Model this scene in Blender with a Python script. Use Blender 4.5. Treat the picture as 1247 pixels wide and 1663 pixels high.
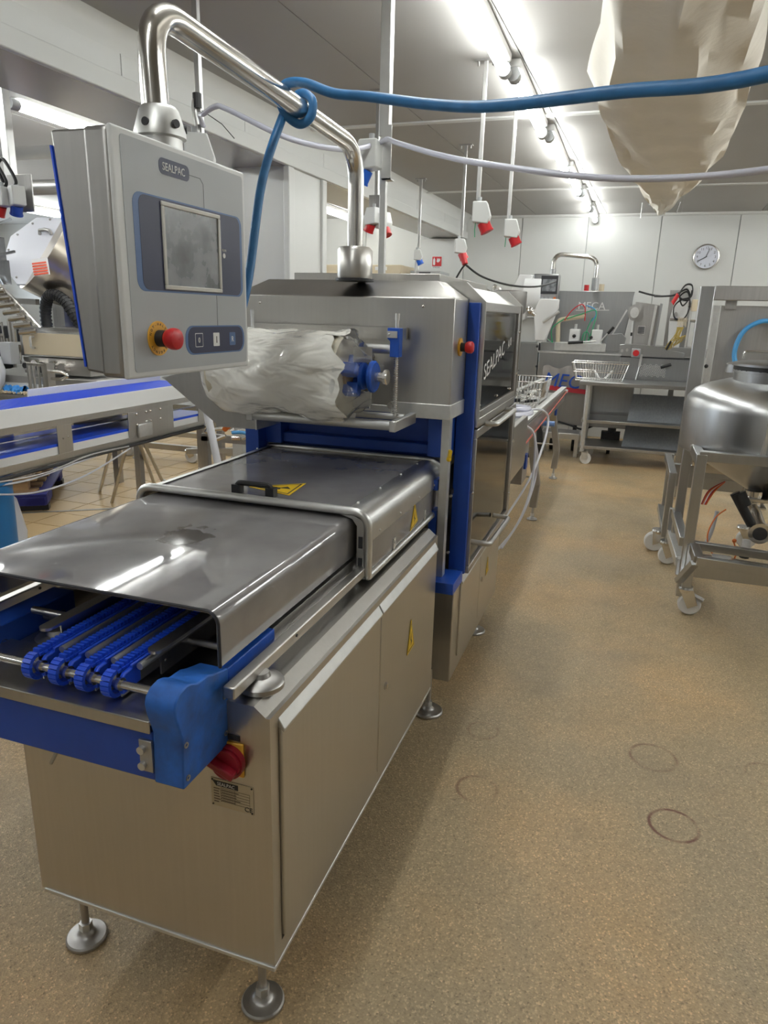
import bpy, bmesh, math, random
from mathutils import Vector, Matrix
PI = math.pi
random.seed(7)
for o in list(bpy.data.objects): bpy.data.objects.remove(o)
scn = bpy.context.scene
COL = scn.collection

# ------------------------------------------------------------------ camera
PITCH, ROLL, YAW, FPX, CAMH = math.radians(15.85), math.radians(1.56), math.radians(18.6), 1133.9, 1.62
fw = Vector((0, math.cos(PITCH), -math.sin(PITCH))); rt = Vector((1, 0, 0)); up = rt.cross(fw)
r2 = math.cos(ROLL)*rt + math.sin(ROLL)*up; u2 = -math.sin(ROLL)*rt + math.cos(ROLL)*up
RZ = Matrix.Rotation(YAW, 3, 'Z'); fw, r2, u2 = RZ @ fw, RZ @ r2, RZ @ u2
cam = bpy.data.cameras.new('camera'); camo = bpy.data.objects.new('camera', cam); COL.objects.link(camo)
M = Matrix((r2, u2, -fw)).transposed().to_4x4(); M.translation = Vector((0, 0, CAMH)); camo.matrix_world = M
cam.sensor_fit = 'VERTICAL'; cam.sensor_height = 24; cam.lens = FPX/1663*24; cam.clip_start = .02; cam.clip_end = 100
scn.camera = camo
# ------------------------------------------------------------------ world, exposure
w = bpy.data.worlds.new('world'); scn.world = w; w.use_nodes = True
w.node_tree.nodes['Background'].inputs[0].default_value = (.8, .88, 1, 1)
w.node_tree.nodes['Background'].inputs[1].default_value = 1.0
scn.view_settings.view_transform = 'Standard'; scn.view_settings.look = 'None'
scn.view_settings.gamma = 1; scn.view_settings.use_curve_mapping = False
scn.view_settings.exposure = 0.62
LAMP = 21.0           # strength of the fluorescent tubes

# ------------------------------------------------------------------ materials
def mat(name, col=(.5, .5, .5), rough=.5, metal=0, emit=None, es=1, streak=None, spots=None, bump=0, bscale=40, spec=.5, alpha=None, trans=0, coat=0, var=0, vscale=5, ior=None, rvar=0):
    m = bpy.data.materials.new(name); m.use_nodes = True; n = m.node_tree.nodes; l = m.node_tree.links
    b = n['Principled BSDF']; b.inputs['Base Color'].default_value = (*col, 1); b.inputs['Roughness'].default_value = rough
    b.inputs['Metallic'].default_value = metal; b.inputs['Specular IOR Level'].default_value = spec
    if ior: b.inputs['IOR'].default_value = ior
    if emit: b.inputs['Emission Color'].default_value = (*emit, 1); b.inputs['Emission Strength'].default_value = es
    if alpha is not None: b.inputs['Alpha'].default_value = alpha
    if trans: b.inputs['Transmission Weight'].default_value = trans
    if coat: b.inputs['Coat Weight'].default_value = coat
    tc = n.new('ShaderNodeTexCoord')
    if var or streak or rvar:
        mp = n.new('ShaderNodeMapping'); mp.inputs['Scale'].default_value = streak or (vscale,)*3; l.new(tc.outputs['Object'], mp.inputs[0])
        t = n.new('ShaderNodeTexNoise'); t.inputs['Scale'].default_value = 1; t.inputs['Detail'].default_value = 5; l.new(mp.outputs[0], t.inputs[0])
        t2 = n.new('ShaderNodeTexNoise'); t2.inputs['Scale'].default_value = vscale; t2.inputs['Detail'].default_value = 4; l.new(tc.outputs['Object'], t2.inputs[0])
        ad = n.new('ShaderNodeMath'); ad.operation = 'ADD'; l.new(t.outputs[0], ad.inputs[0]); l.new(t2.outputs[0], ad.inputs[1])
        mr = n.new('ShaderNodeMapRange'); mr.inputs[1].default_value = .6; mr.inputs[2].default_value = 1.4
        mr.inputs[3].default_value = 1-var; mr.inputs[4].default_value = 1+var; l.new(ad.outputs[0], mr.inputs[0])
        mx = n.new('ShaderNodeVectorMath'); mx.operation = 'SCALE'; mx.inputs[0].default_value = col; l.new(mr.outputs[0], mx.inputs['Scale'])
        l.new(mx.outputs[0], b.inputs['Base Color'])
        rr = n.new('ShaderNodeMapRange'); rr.inputs[1].default_value = .6; rr.inputs[2].default_value = 1.4
        rr.inputs[3].default_value = max(0, rough-rvar); rr.inputs[4].default_value = rough+rvar; l.new(ad.outputs[0], rr.inputs[0]); l.new(rr.outputs[0], b.inputs['Roughness'])
    if bump:
        t3 = n.new('ShaderNodeTexNoise'); t3.inputs['Scale'].default_value = bscale; t3.inputs['Detail'].default_value = 4; l.new(tc.outputs['Object'], t3.inputs[0])
        bp = n.new('ShaderNodeBump'); bp.inputs['Strength'].default_value = bump; bp.inputs['Distance'].default_value = .01
        l.new(t3.outputs[0], bp.inputs['Height']); l.new(bp.outputs[0], b.inputs['Normal'])
    return m
STEEL = mat('brushed steel', (.56, .545, .52), .33, 1, streak=(90, 90, 2.5), var=.05, vscale=3, rvar=.035)
STEELH = mat('brushed steel sideways', (.60, .58, .545), .36, 1, streak=(2.5, 60, 90), var=.10, vscale=3, rvar=.07)
STEELD = mat('dull dark steel', (.44, .43, .42), .42, 1, streak=(60, 60, 3), var=.12, vscale=4, rvar=.08)
MSTEEL = mat('machine steel', (.36, .365, .37), .38, 1, streak=(60, 60, 3), var=.08, vscale=2, rvar=.04)
TSTEEL = mat('tank steel', (.47, .475, .48), .30, 1, streak=(70, 70, 3), var=.05, vscale=3, rvar=.03)
STEELL = mat('blasted light steel', (.66, .66, .65), .45, 1, var=.06, vscale=30, rvar=.05)
CHROME = mat('polished steel', (.72, .70, .67), .2, 1, var=.05, vscale=8, rvar=.04)
ALU = mat('anodised aluminium', (.63, .63, .62), .38, 1, var=.05, vscale=12)
BLUE = mat('blue plastic', (.012, .09, .48), .38, 0, var=.22, vscale=14, rvar=.1, bump=.05, bscale=60)
BLUED = mat('blue painted steel', (.012, .065, .38), .4, 0, var=.12, vscale=6)
BLUEC = mat('blue chain plastic', (.02, .09, .72), .3)
BLUEW = mat('worn blue cover', (.02, .12, .46), .5, 0, var=.35, vscale=22, rvar=.12, bump=.06, bscale=80)
BLACK = mat('black rubber', (.015, .015, .016), .5)
DARK = mat('dark interior', (.03, .03, .035), .5)
WHITE = mat('white plastic', (.72, .72, .71), .4)
WHITEL = mat('white laminate panel', (.62, .625, .61), .38, var=.02, vscale=1.5)
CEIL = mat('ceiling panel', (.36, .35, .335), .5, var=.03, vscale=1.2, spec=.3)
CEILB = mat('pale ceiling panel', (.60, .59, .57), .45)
RED = mat('red plastic', (.55, .02, .025), .35)
REDK = mat('dark red plastic', (.28, .008, .02), .35)
YEL = mat('yellow plastic', (.80, .42, .04), .45)
YELS = mat('yellow warning sticker', (.85, .56, .02), .4)
GREYP = mat('grey plastic', (.42, .43, .44), .45)
SOCKP = mat('socket housing grey', (.66, .67, .66), .45)
PANELG = mat('panel foil grey', (.40, .42, .44), .42, var=.03, vscale=3)
PANELW = mat('panel frame white grey', (.62, .63, .63), .35)
NAVY = mat('navy foil', (.018, .022, .07), .42)
LBLUE = mat('light blue foil', (.07, .14, .32), .42)
SCREEN = mat('dusty touch screen', (.19, .20, .215), .28, var=.35, vscale=18, rvar=.12)
BEZEL = mat('screen bezel', (.55, .54, .50), .4)
BEIGE = mat('beige laminate', (.62, .53, .38), .45)
CARD = mat('cardboard', (.38, .26, .15), .8, var=.1)
WOOD = mat('pallet wood', (.42, .28, .15), .7, var=.15, streak=(3, 30, 30))
FABRIC = mat('duct fabric', (.84, .80, .72), .85, bump=.25, bscale=25, var=.05, vscale=3)
HOSEB = mat('blue rubber hose', (.03, .16, .38), .45, var=.12, vscale=30)
HOSEC = mat('clear braided hose', (.62, .63, .74), .25, coat=.5)
WHITEH = mat('white hose', (.60, .61, .66), .4)
GREEN = mat('green tube', (.04, .35, .16), .4)
ORANGE = mat('orange cable', (.7, .17, .03), .45)
BTUBE = mat('light blue tube', (.06, .30, .62), .4)
INK = mat('black ink', (.02, .02, .02), .5)
WINK = mat('white ink', (.75, .75, .75), .5)
RIB = mat('rib glazed sheet', (.30, .33, .37), .4, metal=.5, streak=(60, 60, 1), var=.2)
TUBE = mat('fluorescent tube', (1, 1, 1), .3, emit=(.97, 1, .97), es=LAMP)
WINDOWM = mat('daylit window', (1, 1, 1), .5, emit=(.75, .87, 1), es=3.0)
GREENP = mat('green dark post', (.02, .06, .05), .4)
FOODW = mat('crumbs', (.6, .5, .35), .8, var=.3, vscale=60)
NITR = mat('blue glove rubber', (.02, .22, .62), .45)

def smoky(name, tint, haze, hz_col, rough=.12, ior=1.55, stain=None):
    m = bpy.data.materials.new(name); m.use_nodes = True; n = m.node_tree.nodes; l = m.node_tree.links
    for x in list(n): n.remove(x)
    o = n.new('ShaderNodeOutputMaterial'); tr = n.new('ShaderNodeBsdfTransparent'); tr.inputs[0].default_value = (*tint, 1)
    di = n.new('ShaderNodeBsdfDiffuse'); gl = n.new('ShaderNodeBsdfGlossy'); gl.inputs['Roughness'].default_value = rough
    tc = n.new('ShaderNodeTexCoord'); t = n.new('ShaderNodeTexNoise'); t.inputs['Scale'].default_value = 7; t.inputs['Detail'].default_value = 6; l.new(tc.outputs['Object'], t.inputs[0])
    mr = n.new('ShaderNodeMapRange'); mr.inputs[1].default_value = .35; mr.inputs[2].default_value = .7; mr.inputs[3].default_value = rough*.6; mr.inputs[4].default_value = rough*1.7; l.new(t.outputs[0], mr.inputs[0]); l.new(mr.outputs[0], gl.inputs['Roughness'])
    cr = n.new('ShaderNodeVectorMath'); cr.operation = 'SCALE'; cr.inputs[0].default_value = hz_col
    m2 = n.new('ShaderNodeMapRange'); m2.inputs[3].default_value = .7; m2.inputs[4].default_value = 1.4; l.new(t.outputs[0], m2.inputs[0]); l.new(m2.outputs[0], cr.inputs['Scale']); l.new(cr.outputs[0], di.inputs[0])
    a = n.new('ShaderNodeMixShader'); a.inputs[0].default_value = haze
    if stain:
        dd = n.new('ShaderNodeVectorMath'); dd.operation = 'DISTANCE'; dd.inputs[1].default_value = stain; l.new(tc.outputs['Object'], dd.inputs[0])
        t5 = n.new('ShaderNodeTexNoise'); t5.inputs['Scale'].default_value = 22; t5.inputs['Detail'].default_value = 5; l.new(tc.outputs['Object'], t5.inputs[0])
        ma = n.new('ShaderNodeMath'); ma.operation = 'MULTIPLY_ADD'; ma.inputs[1].default_value = .16; l.new(t5.outputs[0], ma.inputs[0]); l.new(dd.outputs['Value'], ma.inputs[2])
        st = n.new('ShaderNodeMapRange'); st.inputs[1].default_value = .135; st.inputs[2].default_value = .15; st.inputs[3].default_value = 1; st.inputs[4].default_value = 0; l.new(ma.outputs[0], st.inputs[0])
        mxs = n.new('ShaderNodeMix'); mxs.data_type = 'RGBA'; l.new(st.outputs[0], mxs.inputs[0]); l.new(cr.outputs[0], mxs.inputs['A']); mxs.inputs['B'].default_value = (.05, .03, .02, 1); l.new(mxs.outputs['Result'], di.inputs[0])
        rs = n.new('ShaderNodeMath'); rs.operation = 'MULTIPLY_ADD'; rs.inputs[1].default_value = .05; l.new(st.outputs[0], rs.inputs[0]); l.new(mr.outputs[0], rs.inputs[2]); l.new(rs.outputs[0], gl.inputs['Roughness'])
    l.new(tr.outputs[0], a.inputs[1]); l.new(di.outputs[0], a.inputs[2])
    f = n.new('ShaderNodeFresnel'); f.inputs[0].default_value = ior
    b = n.new('ShaderNodeMixShader'); l.new(f.outputs[0], b.inputs[0]); l.new(a.outputs[0], b.inputs[1]); l.new(gl.outputs[0], b.inputs[2]); l.new(b.outputs[0], o.inputs[0])
    return m
SMOKE = smoky('smoked polycarbonate', (.50, .46, .46), .72, (.30, .29, .295), .035, 2.5)
SMOKEG = smoky('smoked guard sheet', (.50, .46, .46), .72, (.31, .30, .305), .035, 2.6, (-1.03+.93, 1.47-2.4, 1.053))
SMOKEW = smoky('dark tinted window', (.62, .61, .61), .12, (.05, .047, .045), .05, 1.7)
CLEAR = smoky('clear plastic', (.93, .94, .95), .10, (.6, .6, .62), .15, 1.4)

def film_mat():
    m = mat('wrinkled film', (.86, .845, .79), .14, coat=1, spec=.7); n = m.node_tree.nodes; l = m.node_tree.links; b = n['Principled BSDF']
    tc = n.new('ShaderNodeTexCoord'); mp = n.new('ShaderNodeMapping'); mp.inputs['Scale'].default_value = (7, 13, 13); mp.inputs['Rotation'].default_value = (0, 0, .5)
    t = n.new('ShaderNodeTexNoise'); t.inputs['Scale'].default_value = 1; t.inputs['Detail'].default_value = 2; t.inputs['Distortion'].default_value = .9
    l.new(tc.outputs['Object'], mp.inputs[0]); l.new(mp.outputs[0], t.inputs[0])
    bp = n.new('ShaderNodeBump'); bp.inputs['Strength'].default_value = .75; bp.inputs['Distance'].default_value = .03; l.new(t.outputs[0], bp.inputs['Height']); l.new(bp.outputs[0], b.inputs['Normal']); l.new(bp.outputs[0], b.inputs['Coat Normal'])
    return m
FILM = film_mat()

def floor_mat():
    m = mat('resin aggregate floor', (.3, .2, .1), .55); n = m.node_tree.nodes; l = m.node_tree.links; b = n['Principled BSDF']
    tc = n.new('ShaderNodeTexCoord')
    def noise(s, d=4): t = n.new('ShaderNodeTexNoise'); t.inputs['Scale'].default_value = s; t.inputs['Detail'].default_value = d; l.new(tc.outputs['Object'], t.inputs[0]); return t
    def ramp(src, pts):
        r = n.new('ShaderNodeValToRGB'); e = r.color_ramp.elements
        e[0].position, e[0].color = pts[0][0], (*pts[0][1], 1); e[1].position, e[1].color = pts[-1][0], (*pts[-1][1], 1)
        for q in pts[1:-1]: x = e.new(q[0]); x.color = (*q[1], 1)
        l.new(src, r.inputs[0]); return r
    base = ramp(noise(.9, 5).outputs[0], [(.30, (.35, .275, .175)), (.46, (.41, .315, .19)), (.60, (.51, .355, .19)), (.74, (.50, .40, .26))])
    vo = n.new('ShaderNodeTexVoronoi'); vo.inputs['Scale'].default_value = 210; l.new(tc.outputs['Object'], vo.inputs[0])
    sp = ramp(vo.outputs['Color'], [(0.0, (.42, .40, .38)), (.25, (.85, .84, .83)), (.7, (1.05, 1.05, 1.03)), (1, (1.9, 1.85, 1.8))])
    mx = n.new('ShaderNodeMix'); mx.data_type = 'RGBA'; mx.blend_type = 'MULTIPLY'; mx.inputs[0].default_value = .8
    l.new(base.outputs[0], mx.inputs['A']); l.new(sp.outputs[0], mx.inputs['B'])
    # brown drum rings on the floor, own shape
    cur = mx.outputs['Result']
    nz = noise(9, 3)
    for (cx, cy, r, s) in RINGS:
        sep = n.new('ShaderNodeVectorMath'); sep.operation = 'DISTANCE'; sep.inputs[1].default_value = (cx, cy, 0); l.new(tc.outputs['Object'], sep.inputs[0])
        a = n.new('ShaderNodeMath'); a.operation = 'SUBTRACT'; a.inputs[1].default_value = r; l.new(sep.outputs['Value'], a.inputs[0])
        ab = n.new('ShaderNodeMath'); ab.operation = 'ABSOLUTE'; l.new(a.outputs[0], ab.inputs[0])
        mr = n.new('ShaderNodeMapRange'); mr.inputs[1].default_value = .002; mr.inputs[2].default_value = .009; mr.inputs[3].default_value = s; mr.inputs[4].default_value = 0; l.new(ab.outputs[0], mr.inputs[0])
        ml = n.new('ShaderNodeMath'); ml.operation = 'MULTIPLY'; ml.use_clamp = True
        m3 = n.new('ShaderNodeMapRange'); m3.inputs[1].default_value = .35; m3.inputs[2].default_value = .6; l.new(nz.outputs[0], m3.inputs[0]); l.new(mr.outputs[0], ml.inputs[0]); l.new(m3.outputs[0], ml.inputs[1])
        q = n.new('ShaderNodeMix'); q.data_type = 'RGBA'; l.new(ml.outputs[0], q.inputs[0]); l.new(cur, q.inputs['A']); q.inputs['B'].default_value = (.15, .05, .03, 1); cur = q.outputs['Result']
    # greyish dull dirt
    d = noise(2.3, 6); dm = n.new('ShaderNodeMapRange'); dm.inputs[1].default_value = .55; dm.inputs[2].default_value = .8; dm.inputs[4].default_value = .55; l.new(d.outputs[0], dm.inputs[0])
    q = n.new('ShaderNodeMix'); q.data_type = 'RGBA'; l.new(dm.outputs[0], q.inputs[0]); l.new(cur, q.inputs['A']); q.inputs['B'].default_value = (.24, .19, .13, 1)
    l.new(q.outputs['Result'], b.inputs['Base Color'])
    rr = n.new('ShaderNodeMapRange'); rr.inputs[1].default_value = .35; rr.inputs[2].default_value = .7; rr.inputs[3].default_value = .30; rr.inputs[4].default_value = .58; l.new(noise(1.7).outputs[0], rr.inputs[0]); l.new(rr.outputs[0], b.inputs['Roughness'])
    bp = n.new('ShaderNodeBump'); bp.inputs['Strength'].default_value = .45; bp.inputs['Distance'].default_value = .003; l.new(vo.outputs['Distance'], bp.inputs['Height']); l.new(bp.outputs[0], b.inputs['Normal'])
    return m
RINGS = [(.317, 2.182, .078, .95), (.262, 2.56, .085, .6), (-.34, 2.13, .07, .55), (-.39, 2.50, .06, .35), (.66, 2.60, .07, .4)]
FLOOR = floor_mat()
TILE = mat('beige floor tile', (.52, .37, .19), .38, var=.14, vscale=2.5, rvar=.08)
GROUT = mat('dark grout', (.12, .09, .05), .8)

# ------------------------------------------------------------------ mesh builder
class G:
    def __init__(s): s.v = []; s.f = []
    def add(s, vs, fs):
        k = len(s.v); s.v += [Vector(v) for v in vs]; s.f += [[i+k for i in f] for f in fs]; return s
    def box(s, x0, x1, y0, y1, z0, z1):
        return s.hexa([(x0,y0,z0),(x1,y0,z0),(x1,y1,z0),(x0,y1,z0),(x0,y0,z1),(x1,y0,z1),(x1,y1,z1),(x0,y1,z1)])
    def hexa(s, p): return s.add(p, [(3,2,1,0),(4,5,6,7),(0,1,5,4),(1,2,6,5),(2,3,7,6),(3,0,4,7)])
    def bar(s, p, q, w, h=None, upv=(0,0,1)):
        p, q = Vector(p), Vector(q); h = h or w; d = (q-p).normalized(); u = Vector(upv)
        if abs(d.dot(u)) > .97: u = Vector((0,1,0)) if abs(d.y) < .9 else Vector((1,0,0))
        a = d.cross(u).normalized(); b = a.cross(d).normalized(); a *= w/2; b *= h/2
        return s.hexa([p-a-b, p+a-b, q+a-b, q-a-b, p-a+b, p+a+b, q+a+b, q-a+b])
    def cyl(s, p, q, r, rb=None, n=16, cap=True):
        p, q = Vector(p), Vector(q); rb = r if rb is None else rb; d = (q-p).normalized()
        a = d.orthogonal().normalized(); b = d.cross(a); vs = []
        for i in range(n):
            t = 2*PI*i/n; e = a*math.cos(t)+b*math.sin(t); vs += [p+e*r, q+e*rb]
        fs = [(2*i, 2*((i+1)%n), 2*((i+1)%n)+1, 2*i+1) for i in range(n)]
        if cap: fs += [[2*i for i in range(n)][::-1], [2*i+1 for i in range(n)]]
        return s.add(vs, fs)
    def tube(s, path, r, n=10, closed=False):
        P = [Vector(p) for p in path]; m = len(P); vs = []; prev = None
        for i in range(m):
            if closed: d = (P[(i+1)%m]-P[i-1]).normalized()
            else: d = (P[min(i+1,m-1)]-P[max(i-1,0)]).normalized()
            a = d.orthogonal().normalized() if prev is None else (prev-d*prev.dot(d)).normalized()
            prev = a; b = d.cross(a); rr = r[i] if isinstance(r, (list,tuple)) else r
            for k in range(n): t = 2*PI*k/n; vs.append(P[i]+(a*math.cos(t)+b*math.sin(t))*rr)
        fs = []
        for i in range(m if closed else m-1):
            j = (i+1)%m
            for k in range(n): fs.append((i*n+k, i*n+(k+1)%n, j*n+(k+1)%n, j*n+k))
        if not closed: fs += [list(range(n))[::-1], [(m-1)*n+k for k in range(n)]]
        return s.add(vs, fs)
    def prism(s, poly, axis, a, b):
        n = len(poly)
        def pt(p, t): return (t, p[0], p[1]) if axis == 'x' else (p[0], t, p[1]) if axis == 'y' else (p[0], p[1], t)
        vs = [pt(p, a) for p in poly]+[pt(p, b) for p in poly]
        return s.add(vs, [list(range(n))[::-1], [n+i for i in range(n)]]+[(i, (i+1)%n, n+(i+1)%n, n+i) for i in range(n)])
    def lathe(s, prof, c, n=32, axis='z'):
        c = Vector(c); vs = []; m = len(prof)
        for i in range(n):
            t = 2*PI*i/n
            for r, h in prof:
                p = (r*math.cos(t), r*math.sin(t), h)
                if axis == 'x': p = (h, p[0], p[1])
                if axis == 'y': p = (p[0], h, p[1])
                vs.append(c+Vector(p))
        return s.add(vs, [(i*m+k, ((i+1)%n)*m+k, ((i+1)%n)*m+k+1, i*m+k+1) for i in range(n) for k in range(m-1)])
    def frame(s, axis, t0, t1, a0, a1, b0, b1, w):      # rectangular ring, w = (a-lo, a-hi, b-lo, b-hi)
        if not isinstance(w, tuple): w = (w,)*4
        def B(p, q, r_, t):
            if axis == 'x': s.box(t0, t1, p, q, r_, t)
            elif axis == 'y': s.box(p, q, t0, t1, r_, t)
            else: s.box(p, q, r_, t, t0, t1)
        B(a0, a1, b0, b0+w[2]); B(a0, a1, b1-w[3], b1); B(a0, a0+w[0], b0+w[2], b1-w[3]); B(a1-w[1], a1, b0+w[2], b1-w[3]); return s
    def sph(s, c, r, n=12):
        return s.lathe([(r*math.sin(PI*i/8)+1e-5, r*math.cos(PI*i/8)) for i in range(9)], c, n)
    def nut(s, c, r, h, axis='z', n=6):
        c = Vector(c); d = {'x': Vector((1,0,0)), 'y': Vector((0,1,0)), 'z': Vector((0,0,1))}[axis]; return s.cyl(c, c+d*h, r, n=n)

def wloc(o):
    t = Vector((0,0,0))
    while o: t += o.location; o = o.parent
    return t
SPLIT = {'valve_body', 'bracket', 'tool_post', 'cover_frame', 'column_screw', 'hood_screw', 'pane_screw', 'rivet', 'side_bolt', 'skid', 'leg_post', 'bench_leg', 'lid_screw', 'clip', 'end_cap', 'rail_screw', 'slot', 'screw', 'joint_screw', 'hanger', 'latch', 'latch_bolt', 'signal_knob', 'rod', 'panel_screw', 'press_block', 'press_rod', 'tray_guide', 'inner_plate', 'valve_block', 'cross_brace', 'knob', 'white_block', 'roller_bracket', 'unwind_roller', 'steel_flap', 'inner_wall', 'hydraulic_tube', 'valve_shelf', 'bow_socket', 'lever', 'black_cable', 'frame_rail', 'rail', 'tread_rib', 'line'}
def islands(g):
    par = list(range(len(g.v)))
    def f(a):
        while par[a] != a: par[a] = par[par[a]]; a = par[a]
        return a
    for fc in g.f:
        for b in fc[1:]: par[f(b)] = f(fc[0])
    out = {}
    for fc in g.f: out.setdefault(f(fc[0]), []).append(fc)
    res = []
    for fs in out.values():
        ids = sorted({i for fc in fs for i in fc}); mp = {i: k for k, i in enumerate(ids)}; h = G(); h.v = [g.v[i] for i in ids]; h.f = [[mp[i] for i in fc] for fc in fs]; res.append(h)
    return res
def part(name, g, m, *a, **k):
    if name in SPLIT:
        r = [part1(name, h, m, *a, **k) for h in islands(g)]
        return r[0]
    return part1(name, g, m, *a, **k)
def part1(name, g, m, parent=None, smooth=None, bev=0, seg=2, label=None, local=False):
    off = Vector((0,0,0)) if (parent is None or local) else wloc(parent)
    me = bpy.data.meshes.new(name); me.from_pydata([v-off for v in g.v], [], g.f); me.validate(); me.update()
    bm = bmesh.new(); bm.from_mesh(me); bmesh.ops.recalc_face_normals(bm, faces=bm.faces); bm.to_mesh(me); bm.free()
    me.materials.append(m); o = bpy.data.objects.new(name, me); COL.objects.link(o); o.parent = parent
    if label: o['label'] = label
    if bev:
        b = o.modifiers.new('bevel', 'BEVEL'); b.width = bev; b.segments = seg; b.limit_method = 'ANGLE'; b.angle_limit = .6
    if smooth or (smooth is None and bev):
        for p in me.polygons: p.use_smooth = True
        me.set_sharp_from_angle(angle=math.radians(38))
    return o
def thing(name, label, cat, loc=(0,0,0), group=None, rz=0):
    o = bpy.data.objects.new(name, None); COL.objects.link(o); o.location = loc; o.rotation_euler = (0,0,rz); o['label'] = label; o['category'] = cat
    o.empty_display_size = .1
    if group: o['group'] = group
    return o
def tag(o, label, cat, group=None):
    o['label'] = label; o['category'] = cat
    if group: o['group'] = group
    return o
def struct(name, g, m, **k): o = part(name, g, m, **k); o['kind'] = 'structure'; return o
def copy_tree(o, parent=None):
    c = o.copy(); COL.objects.link(c); c.parent = parent
    for ch in o.children: copy_tree(ch, c)
    return c
def fillet(pts, r, n=6):
    P = [Vector(p) for p in pts]; out = [P[0]]
    for i in range(1, len(P)-1):
        a, b, c = P[i-1], P[i], P[i+1]; rr = r[i-1] if isinstance(r, (list,tuple)) else r
        u, v = (a-b), (c-b); k = min(rr, u.length*.49, v.length*.49); s, e = b+u.normalized()*k, b+v.normalized()*k
        for j in range(n+1): t = j/n; out.append(s*(1-t)**2+b*2*t*(1-t)+e*t*t)
    out.append(P[-1]); return out
def spline(pts, n=8, closed=False):
    P = [Vector(p) for p in pts]; out = []; m = len(P)
    for i in range(m if closed else m-1):
        g = (lambda k: P[k % m]) if closed else (lambda k: P[max(0, min(m-1, k))])
        a, b, c, d = g(i-1), g(i), g(i+1), g(i+2)
        for j in range(n):
            t = j/n; out.append(.5*((2*b)+(c-a)*t+(2*a-5*b+4*c-d)*t*t+(3*b-a-3*c+d)*t**3))
    if not closed: out.append(P[-1])
    return out
def text(name, body, size, m, parent, origin, right, upv, align='LEFT', ext=.0004, sx=1, local=False, shear=0):
    cu = bpy.data.curves.new(name, 'FONT'); cu.body = body; cu.size = size; cu.extrude = ext; cu.align_x = align; cu.resolution_u = 3; cu.shear = shear
    t = bpy.data.objects.new('t', cu); COL.objects.link(t); bpy.context.view_layer.update()
    me = bpy.data.meshes.new_from_object(t.evaluated_get(bpy.context.evaluated_depsgraph_get())); bpy.data.objects.remove(t)
    R, U = Vector(right).normalized(), Vector(upv).normalized(); N = R.cross(U); off = Vector((0,0,0)) if local or parent is None else wloc(parent)
    for v in me.vertices: v.co = Vector(origin)-off+R*v.co.x*sx+U*v.co.y+N*v.co.z
    me.materials.clear(); me.materials.append(m); o = bpy.data.objects.new(name, me); COL.objects.link(o); o.parent = parent; return o
def rrect(a0, a1, b0, b1, r, n=5):
    out = []
    for (ca, cb, t0) in ((a1-r, b1-r, 0), (a0+r, b1-r, PI/2), (a0+r, b0+r, PI), (a1-r, b0+r, 1.5*PI)):
        for i in range(n+1): t = t0+PI/2*i/n; out.append((ca+r*math.cos(t), cb+r*math.sin(t)))
    return out
# ================================================================== ROOM
H = 2.97
def xl(y): return -2.78+.0385*y          # plane of the beam on the left
SH = .0385
fl = struct('floor', G().box(-2.35, 5, -3.2, 10.6, -.06, 0), FLOOR)
struct('floor', G().box(-11, -2.35, -3.2, 10.6, -.06, -.004), GROUT).name = 'floor_tiled'
ft = bpy.data.objects['floor_tiled']
tm = None
T = .30
for i in range(15):
    for j in range(18):
        x = -2.4-T*(i+1)+.01; y = 3.1+T*j
        if tm is None:
            t = part('floor_tile', G().box(0, T-.008, 0, T-.008, -.003, .004), TILE, ft); tm = t
        else: t = tm.copy(); COL.objects.link(t)
        t.location = (x, y, random.uniform(-.0006, .0006))
# ceiling: panels with recessed joints
cl = struct('ceiling', G().box(-11, 5, -3.2, 10.6, H+.012, H+.08), GREYP)
first = None
def shx(x, y): return x+SH*(y-5)
xs = [-2.62, -1.62, -.70, .22, 1.14, 2.06, 2.98, 3.9, 4.9]; ys = [-3.2, -.6, 2.6, 5.44, 8.36, 10.5]
for i in range(len(xs)-1):
    for j in range(len(ys)-1):
        a, b, c, d = xs[i]+.003, xs[i+1]-.003, ys[j]+.003, ys[j+1]-.003
        g = G().hexa([(shx(a,c),c,H),(shx(b,c),c,H),(shx(b,d),d,H),(shx(a,d),d,H),(shx(a,c),c,H+.012),(shx(b,c),c,H+.012),(shx(b,d),d,H+.012),(shx(a,d),d,H+.012)])
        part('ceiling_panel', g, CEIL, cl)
for j in range(5):
    for i in range(6): 
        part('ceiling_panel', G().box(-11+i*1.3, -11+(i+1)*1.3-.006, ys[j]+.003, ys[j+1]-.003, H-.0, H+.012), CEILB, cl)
for k, y in enumerate((5.44, 8.36)):
    struct('trim_%d' % (k+1), G().box(-2.5, 4.9, y-.03, y+.03, H-.012, H+.002), WHITEL, bev=.004)
# back wall of panels
wb = struct('wall_back', G().box(-11, 5, 10.42, 10.6, 0, H), GREYP)
bx = [-11, -9.8, -8.6, -7.4, -6.2, -5.0, -3.9, -2.4, -1.6, -.72, .2, 1.13, 2.05, 2.97, 3.9, 4.95]
for a, b in zip(bx, bx[1:]): part('wall_panel', G().box(a+.004, b-.004, 10.4, 10.42, 0, H), WHITEL, wb, bev=.003, seg=1)
struct('wall_right', G().box(4.7, 4.8, -3.2, 10.6, 0, H), WHITEL)
struct('wall_front', G().box(-11, 5, -3.3, -3.2, 0, H), WHITEL)
struct('trim_3', G().cyl((-2.4, 10.4, H), (4.9, 10.4, H), .035, n=12), WHITEL, smooth=True)
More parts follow.
